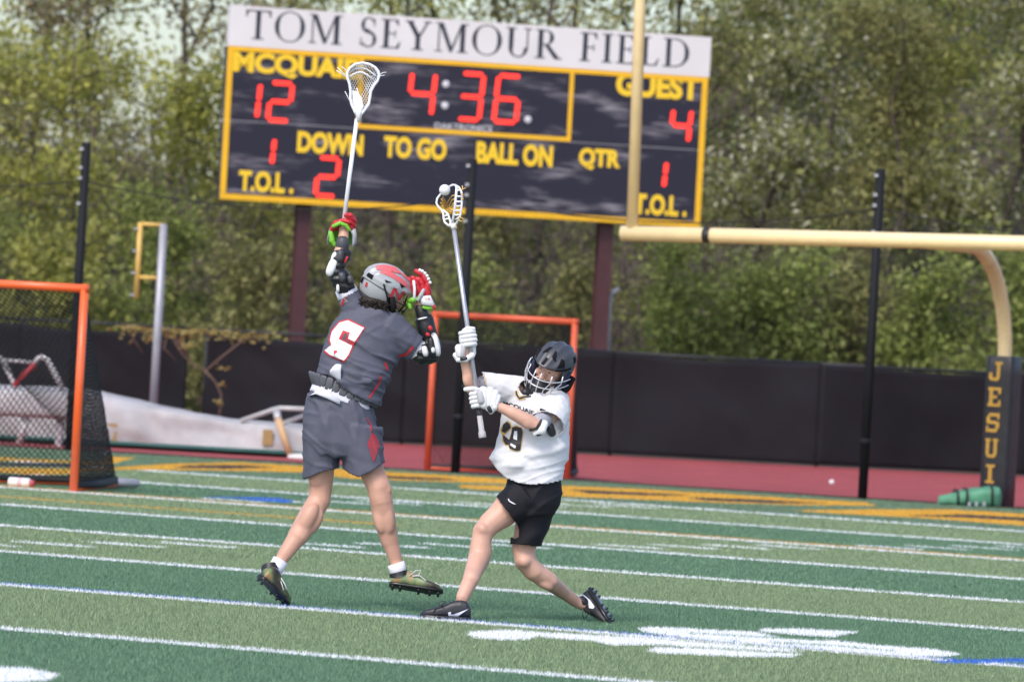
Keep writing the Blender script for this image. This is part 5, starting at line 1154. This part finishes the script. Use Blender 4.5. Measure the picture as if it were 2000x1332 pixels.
jersey28, trJ = garment('jersey', mb, M_whj, p28, [lambda p, f=folds(.024, -25, 150, 32, 11): f(p) * np.interp(pj(p)[1], [770, 830, 880], [.35, .6, 1.1]), folds(.006, 30, 110, 26, 14), lambda p, f=folds(.013, -15, 95, 17, 19): f(p) * np.interp(pj(p)[1], [800, 870, 900], [.2, .6, 1.1])], cj28, .0075)
ca = crop(960, 740, .12012)
mb = MB(); mb.chain([(P(1078, 789, -.01), 37 * K), (P(1078, 806, -.07), 37 * K), (P(1074, 820, -.11), 35.5 * K), (P(1058, 844, -.21), 35 * K)])
slv, trSl = garment('sleeve', mb, M_whj, jersey28, folds(.008, 40, 60, 14, 31), lambda p: np.dot(np.array(p) - sd1, sdv) > 0, .0075)
N2 = [[(190, 740), (250, 690), (300, 730), (310, 790), (220, 880), (180, 905), (300, 1000), (285, 1060), (230, 1070), (185, 1010), (190, 920), (175, 880), (260, 790), (255, 760), (225, 775)]]
N8 = [(340, 790), (400, 770), (490, 800), (505, 860), (490, 1000), (480, 1060), (465, 1160), (400, 1165), (300, 1130), (285, 1090), (290, 1010), (330, 880)]
ce = np.mean(N8, 0); N8o = [tuple(ce + (np.array(p) - ce) * 1.0 + nrmd(np.array(p) - ce) * 14) for p in N8]
TW = [[(150, 800), (190, 735), (262, 680), (318, 722), (326, 800), (235, 890), (205, 915), (315, 1000), (300, 1075), (225, 1085), (172, 1010), (180, 920), (150, 860), (245, 785)]]
for q_ in (N8o, TW[0]): print_on('number_border', [ca(q_)], trJ, M_gpr, jersey28, .003, 3)
print_on('number', [ca(N8)] + [ca([(195, 742), (255, 695), (305, 735), (312, 795), (222, 880), (170, 850), (255, 795), (250, 760), (225, 775)]), ca([(190, 915), (215, 925), (300, 1000), (290, 1065), (235, 1070), (200, 1010)])], trJ, M_bpr, jersey28, .0055, 3)
print_on('number_counter', [ca([(380, 850), (425, 855), (415, 1000), (360, 970)]), ca([(320, 1045), (400, 1085), (385, 1130), (310, 1080)])], trJ, M_wpr, jersey28, .008, 3)
# team word across the chest, mostly behind the forearm
co, fs = text2d('MCQUAID', .03); v2 = [(983 + 64 * p[0], 792 + 22 * p[0] - 9 * p[1] - 6 * p[0] * (1 - p[0])) for p in co]
v, f = decal_v(v2, [t for q in fs for t in [(q[0], q[i], q[i + 1]) for i in range(1, len(q) - 1)]], trJ, .004); link('team_lettering', MB().add(v, f).mesh(), M_bpr, jersey28)
print_on('collar_trim', band(ca([(400, 195), (412, 250), (455, 315), (540, 290), (640, 275)]), 3.4), trJ, M_bpr, jersey28, .004, 3)
print_on('collar_piping', band(ca([(425, 170), (440, 235), (470, 285), (540, 262), (620, 250)]), 1.8) + band(ca([(380, 200), (395, 262), (450, 340), (560, 312)]), 1.6), trJ, M_gpr, jersey28, .004, 3)
print_on('sleeve_stripe', band(ca([(790, 495), (880, 535), (960, 620), (1000, 740)]), 5) , trSl, M_bpr, jersey28, .004, 3)
for q_, w__ in (([(740, 520), (840, 570), (910, 660), (960, 760)], 2.2), ([(910, 520), (970, 590)], 2.4), ([(1010, 650), (1045, 750)], 2.4)): print_on('sleeve_piping', band(ca(q_), w__), trSl, M_gpr, jersey28, .004, 3)
print_on('sleeve_piping', band([(944, 729), (947, 740), (949, 752)], 2.2), trJ, M_gpr, jersey28, .004, 3)
MB().chain([(P(1026, 767, -.09), 9 * K), (P(1040, 768, -.04), 21 * K), (P(1052, 758, -.05), 22 * K)]).build('undershirt_collar', M_bkrub, p28, True)
# shorts
mb = MB(); mb.loft([js(1044, 932, 52, .135, (1, .08)), js(1043, 955, 55, .14, (1, .08)), js(1042, 985, 52, .14, (1, 0)), js(1040, 1005, 42, .13, (1, 0))], 28)
dth = nrmd(vec(-.80, .60)); pth = nrmd(vec(.60, .80))
mb.loft([(P(1030, 965, -.01), pth * 44 * K, np.array([0, .15, 0])), (P(1005, 985, -.03), pth * 36 * K, np.array([0, .14, 0])), (P(975, 1008, -.06), pth * 33 * K, np.array([0, .125, 0]))], 26)
mb.loft([(P(1054, 965, .03), vec(40, 6), np.array([0, .15, 0])), (P(1040, 1010, .04), vec(36, 6), np.array([0, .14, 0])), (P(1020, 1085, .04), vec(29, 6), np.array([0, .12, 0]))], 26)
hemc = P(993, 998, -.05)
def cs28(p):
    x, y = pj(p); q = np.array(p)
    if y < 936 or (y > 1040 and x < 997): return True
    if x < 1013 and y < 1050 and (x - 993) * -.80 + (y - 997) * .60 > 2: return True
    return y > 1064 + (x - 1022) * .08
shorts28, trS = garment('shorts', mb, M_blk, p28, [folds(.015, -40, 110, 26, 21)], cs28)
cw = crop(800, 920, .24027)
print_on('swoosh_mark', [cw([(798, 225), (806, 245), (838, 264), (866, 270), (828, 247), (812, 240), (808, 224)])], trS, M_wpr, shorts28, .004, 3)
# shoes flat front foot, toe-off back foot
M_tr = mat('black_leather_shoe', (.022, .022, .028), .45, var=.15, vscale=20, bump=.2, bscale=50)
heel, toe = gr(919, 1212), gr(821, 1211); heel[1] = toe[1] = ff[1]; heel[0] = at(919, 1212, ff[1])[0]; toe[0] = at(821, 1211, ff[1])[0]; heel[2] = toe[2] = .014
sF, trF = shoe('cleat', p28, heel, toe, (0, 0, 1), M_tr, M_sole, 1.05, M_bkrub, P(900, 1182, dF))
print_on('swoosh_mark', [cw([(312, 1148), (316, 1172), (340, 1190), (385, 1182), (478, 1118), (400, 1147), (350, 1163), (336, 1158), (334, 1140)])], trF, M_wpr, sF, .004, 3)
MB().tube([P(901, 1176, dF + .02), P(899, 1186, dF + .02)], [.046, .050], 18, False).build('ankle_collar', M_tr, sF, True)
t2 = fb + np.array([0, 0, .012]); h2 = P(1156, 1150, dB + .16)
sB, trB = shoe('cleat', p28, h2, t2, vec(-28, 20, .02), M_tr, M_sole, 1.05, M_bkrub, P(1130, 1178, dB + .09))
print_on('swoosh_mark', [cw([(1362, 985), (1405, 998), (1470, 1050), (1504, 1100), (1494, 1118), (1458, 1112), (1480, 1090), (1450, 1050), (1405, 1008), (1366, 995)])], trB, M_wpr, sB, .004, 3)
for pts in ([(1140, 1186), (1138, 1200), (1142, 1212)], [(1142, 1186), (1148, 1198), (1144, 1208)], [(1145, 1188), (1152, 1196), (1156, 1203)]): MB().tube([P(x, y, dB + .02) for x, y in pts], .003, 6).build('lace_loop', M_bkrub, sB, True)
for pts in ([(872, 1176), (862, 1172), (856, 1180), (866, 1184)], [(868, 1178), (852, 1186), (846, 1196)]): MB().tube([P(x, y, dF - .05) for x, y in pts], .003, 6).build('lace_loop', M_bkrub, sF, True)
# elbow pads
def padset28(specs):
    root = None
    for nm, m, lst in specs:
        mb = MB(); mb.chain([(P(x, y, d), r * K) for x, y, d, r in lst])
        if root is None: root = link('elbow_pad', fuse(mb, .006, 3), m, p28)
        else: mb.build(nm, m, root, True)
padset28([('pad', mat('grey_pad_knit', (.33, .33, .37), .7), [(1052, 826, -.20, 17.5), (1058, 822, -.17, 18.5), (1068, 816, -.12, 19)]), ('elbow_cap', M_wp, [(1046, 846, -.235, 6), (1058, 840, -.25, 9), (1063, 828, -.245, 8)]), ('black_trim', M_bkrub, [(1036, 840, -.25, 2.5), (1048, 836, -.265, 2.5), (1054, 826, -.268, 2.5), (1057, 820, -.26, 2)]), ('black_strap', M_bkrub, [(1074, 835, -.16, 9), (1078, 845, -.15, 8)]), ('black_trim', M_bkrub, [(1050, 850, -.25, 2.5), (1060, 846, -.255, 2.5)])])
padset28([('pad', mat('mottled_grey_pad_knit', (.2, .2, .23), .7, var=.4, vscale=60), [(945, 748, -.08, 16), (932, 755, -.10, 17)]), ('black_rim', M_bkrub, [(908, 754, -.13, 6), (918, 757, -.15, 6), (926, 758, -.15, 5)])])
# helmet
M_h2 = mat('matte_charcoal_shell', (.052, .054, .067), .42, var=.06, vscale=12)
hel = H.shell('helmet', M_h2, p28); M_v = M_hdk
for q in ([(-34, 36), (-14, 46), (-10, 66), (-26, 60)], [(14, 50), (34, 40), (40, 60), (20, 68)], [(-5, 26), (5, 26), (5, 40), (-4, 40)], [(34, 24), (58, 26), (66, 44), (46, 40)], [(66, 26), (82, 28), (86, 46), (72, 44)], [(88, 26), (102, 28), (102, 42), (94, 42)], [(-66, 24), (-44, 24), (-48, 46), (-60, 42)], [(24, 17), (60, 14), (88, 15), (60, 20), (30, 22)], [(-88, 14), (-40, 15), (-40, 20), (-88, 19)], [(-120, 24), (-100, 24), (-104, 40), (-116, 38)]): H.patch('vent', q, M_v, hel, .0025, 6)
H.patch('emblem', [(80, 8), (86, 10), (88, -10), (86, -24), (80, -24), (82, -8)], M_wpr, hel, .005); H.patch('emblem', [(92, 6), (112, 8), (118, -2), (112, -14), (92, -14), (96, -4)], M_gpr, hel, .005)
M_navy = mat('navy_cheek_pad', (.012, .016, .05), .6)
MB().tube([L_(*q) for q in arcpts(-88, 88, -.075, -.075, .126, 20, .098)], [.014, .02] + [.026] * 17 + [.02, .014], 12).build('chin_guard', M_v, hel, True)
MB().tube([L_(*q) for q in arcpts(-46, 46, -.118, -.118, .126, 12, .028)], [.010] + [.015] * 11 + [.010], 12).build('chin_cup', M_wp, hel, True)
for sd in (1, -1):
    MB().tube([L_(.0, sd * .100, .01), L_(.035, sd * .098, -.05), L_(.055, sd * .085, -.105)], [.018, .024, .018], 12).build('cheek_pad', M_navy, hel, True)
    MB().tube([L_(-.05, sd * .112, -.04), L_(.0, sd * .118, -.085), L_(.05, sd * .108, -.13)], [.02, .026, .02], 12).build('jaw_guard', M_v, hel, True)
for el0, dp, rr, az in ((-.030, .014, .178, 84), (-.068, .020, .180, 84), (-.112, .034, .166, 80), (-.128, .04, .150, 60)): H.wire('mask_bar', arcpts(-az, az, el0 + .012, el0 + .012, rr, 16, dp), M_chrome, hel, .0034)
for az in (-62, -36, -9, 9, 36, 62): a_ = R(az); s_ = 1 if az > 0 else -1; a2 = a_ * (.72 if abs(az) > 20 else 1); H.wire('mask_bar', [(.168 * math.cos(a_), .125 * math.sin(a_), .008), (.180 * math.cos(a_), .132 * math.sin(a_), -.04), (.176 * math.cos(a2), .128 * math.sin(a2), -.09), (.154 * math.cos(a2), .118 * math.sin(a2), -.155)], M_chrome, hel, .0034)
# gloves closed round the shaft
S0, S1 = P(886, 443, -.12), P(942, 850, -.22)
def on_shaft(y): t = (y - 443) / (850 - 443); return S0 + (S1 - S0) * t
sdir = nrmd(S1 - S0)
def fist(c, side, m, nm, knuck_dir, cuffpts, thumb):
    """four padded fingers wrapped over the shaft; side points from the palm heel across the shaft"""
    side = nrmd(side - sdir * np.dot(side, sdir)); front = nrmd(np.cross(sdir, side)); 
    if front[1] > 0: front = -front
    root = None; mb = MB()
    mb.ell(c - front * -.0 + front * -.028 - side * .012, side * .043, front * .026, sdir * .050, 18, 12)
    mb.ell(c - side * .034 - front * .006, side * .024, front * .036, sdir * .048, 16, 10)
    root = mb.build(nm, m, p28, True)
    for i in range(4):
        o_ = sdir * (-.036 + i * .0235); ln = (.9, 1, .98, .85)[i]; q = c + o_
        f = MB(); finger(f, [q - side * .046 + front * .004, q - side * .026 + front * .031, q + side * .006 * ln + front * .036, q + side * .034 * ln + front * .018, q + side * .036 * ln - front * .006], .0142); f.build('finger', m, root, True)
    f = MB(); finger(f, [np.array(t) for t in thumb], .0145); f.build('thumb', m, root, True)
    for (mm, lst) in cuffpts:
        mb = MB(); mb.chain([(P(x, y, d), r * K) for x, y, d, r in lst]); mb.build('cuff_roll', mm, root, True)
    return root
c1 = on_shaft(662); fist(c1, vec(1, 0), M_glw, 'glove', None,
    [(M_glw, [(896, 680, -.19, 8), (898, 692, -.19, 8)]), (M_glg, [(905, 678, -.20, 6), (903, 694, -.2, 6)]), (M_glw, [(890, 694, -.18, 6), (893, 699, -.18, 6)]), (M_glw, [(895, 703, -.19, 5), (910, 702, -.21, 5.5), (922, 694, -.2, 6)]), (M_bkrub, [(902, 701, -.215, 4), (909, 700, -.22, 4)]), (M_glw, [(924, 672, -.17, 6), (925, 690, -.17, 5)])],
    [c1 + sdir * -.045 + vec(-8, 0, .0), c1 + sdir * -.060 + vec(0, 0, -.03), c1 + sdir * -.056 + vec(12, 0, -.02)])
c2 = on_shaft(781); fist(c2, vec(-1, 0), M_glw, 'glove', None,
    [(M_glw, [(944, 764, -.25, 10), (946, 790, -.25, 9)]), (M_glg, [(938, 768, -.26, 8), (940, 782, -.265, 8)]), (M_glw, [(957, 764, -.25, 9), (955, 796, -.25, 8)]), (M_glw, [(967, 768, -.25, 8), (964, 790, -.26, 8), (960, 800, -.25, 7)]), (M_glw, [(973, 775, -.25, 6), (966, 795, -.265, 6.5), (959, 804, -.25, 5)]), (M_bkrub, [(955, 797, -.275, 4.5), (958, 803, -.275, 4)])],
    [c2 + sdir * -.05 + vec(10, 0, .0), c2 + sdir * -.066 + vec(-4, 0, -.02), c2 + sdir * -.060 + vec(-22, 0, -.01)])
# his stick, and the ball in its head
st = thing('lacrosse_stick', P(941, 850, -.22), 'silver lacrosse stick with white head and gold strings, gripped by the player in white', 'lacrosse stick', 'lacrosse sticks')
MB().tube([S0, on_shaft(800)], .0138, 10).build('shaft', M_shaft, st, True)
MB().tube([on_shaft(798), on_shaft(812)], .0150, 12).build('tape_end', M_dkg, st, True)
MB().tube([on_shaft(812), on_shaft(842), on_shaft(844), on_shaft(853), on_shaft(855)], [.0155, .0165, .021, .0215, .019], 16).build('grip_tape', mat('pale_grey_grip_tape', (.42, .41, .43), .8, bump=.4, bscale=120), st, True)
MB().tube([on_shaft(854.6), on_shaft(855.6)], .011, 14).build('butt_cap', M_bkrub, st, True)
ch_ = crop(840, 350, .08257); D0 = -.12
def hp(pts): return [P(*ch_([(a, b)])[0], D0 + d) for a, b, d in pts]
hw_ = MB().tube(hp([(520, 1120, 0), (600, 1080, -.01), (660, 980, -.03), (715, 880, -.045), (740, 700, -.05), (755, 520, -.05), (755, 380, -.045), (735, 280, -.035), (680, 195, -.015), (600, 145, .01), (530, 140, .03), (460, 180, .05), (380, 240, .07), (290, 320, .075), (220, 390, .07), (165, 470, .06), (150, 570, .055), (190, 650, .05), (265, 725, .05), (310, 810, .045), (318, 920, .035), (345, 1020, .02), (420, 1090, .01), (520, 1120, 0)]), .0062, 9).build('head_frame', M_wst, st, True)
inner = hp([(510, 1080, 0), (545, 940, -.02), (575, 780, -.04), (592, 620, -.05), (608, 450, -.05), (622, 300, -.04), (630, 190, -.02), (600, 145, .01)]); MB().tube(inner, .0075, 8).build('sidewall', M_wst, hw_, True)
MB().tube(hp([(500, 1060, 0), (455, 930, .02), (430, 840, .03), (370, 780, .045), (290, 735, .05)]), .0065, 8).build('sidewall', M_wst, hw_, True)
for a, b in (((600, 960, -.03), (700, 900, -.045)), ((570, 850, -.04), (725, 850, -.046)), ((585, 745, -.045), (738, 745, -.05)), ((594, 640, -.05), (745, 640, -.05)), ((602, 535, -.05), (754, 535, -.05)), ((612, 410, -.05), (755, 415, -.046)), ((626, 270, -.035), (725, 265, -.034)), ((330, 960, .03), (455, 930, .02)), ((318, 880, .04), (430, 850, .03))): MB().tube(hp([a, b]), .0055, 7).build('rung', M_wst, hw_, True)
MB().tube([on_shaft(437), on_shaft(448)], [.019, .0165], 14).build('throat', M_wst, hw_, True)
MB().chain([(p, r) for p, r in zip(hp([(480, 1090, 0), (520, 1000, 0), (545, 1080, 0)]), (.012, .008, .012))]).build('throat_web', M_wst, hw_, True)
for q in ([(265, 470, .06), (330, 600, .10), (420, 680, .10), (560, 760, -.02)], [(250, 560, .06), (330, 650, .11), (430, 700, .10), (570, 800, -.02)], [(290, 640, .06), (370, 700, .1), (500, 780, .03)], [(610, 380, -.04), (520, 400, .03), (430, 520, .09), (380, 640, .1)], [(605, 450, -.04), (520, 500, .04), (450, 620, .09), (420, 690, .1)], [(600, 540, -.05), (540, 580, .04), (480, 680, .08)], [(280, 470, .06), (320, 520, .09), (370, 600, .1)], [(300, 420, .06), (360, 520, .1), (400, 650, .1)], [(330, 760, .05), (420, 720, .08), (520, 660, .05), (600, 560, -.04)]):
    MB().tube(hp(q), .0042, 6).build('gold_string', M_gst, hw_, True)
for q in ([(735, 340, -.055), (780, 370, -.06), (745, 400, -.06)], [(745, 440, -.055), (790, 465, -.06), (750, 500, -.06)], [(745, 260, -.04), (800, 230, -.04), (850, 205, -.03)], [(755, 270, -.04), (770, 200, -.03), (760, 160, -.02)], [(690, 900, -.05), (760, 930, -.06), (830, 965, -.05)], [(680, 960, -.05), (720, 1000, -.06), (770, 1000, -.06)], [(600, 1110, -.02), (635, 1165, -.03)], [(200, 740, .05), (220, 790, .05)]): MB().tube(hp(q), .0035, 6).build('string_end', M_gst, hw_, True)
bp_ = P(868.6, 371.5, D0 + .03)
tag(MB().ball(bp_, .0318, nu=28, nv=18).build('lacrosse_ball', M_ball, None, True), 'white ball cradled in the head of the silver stick', 'ball', 'lacrosse balls')
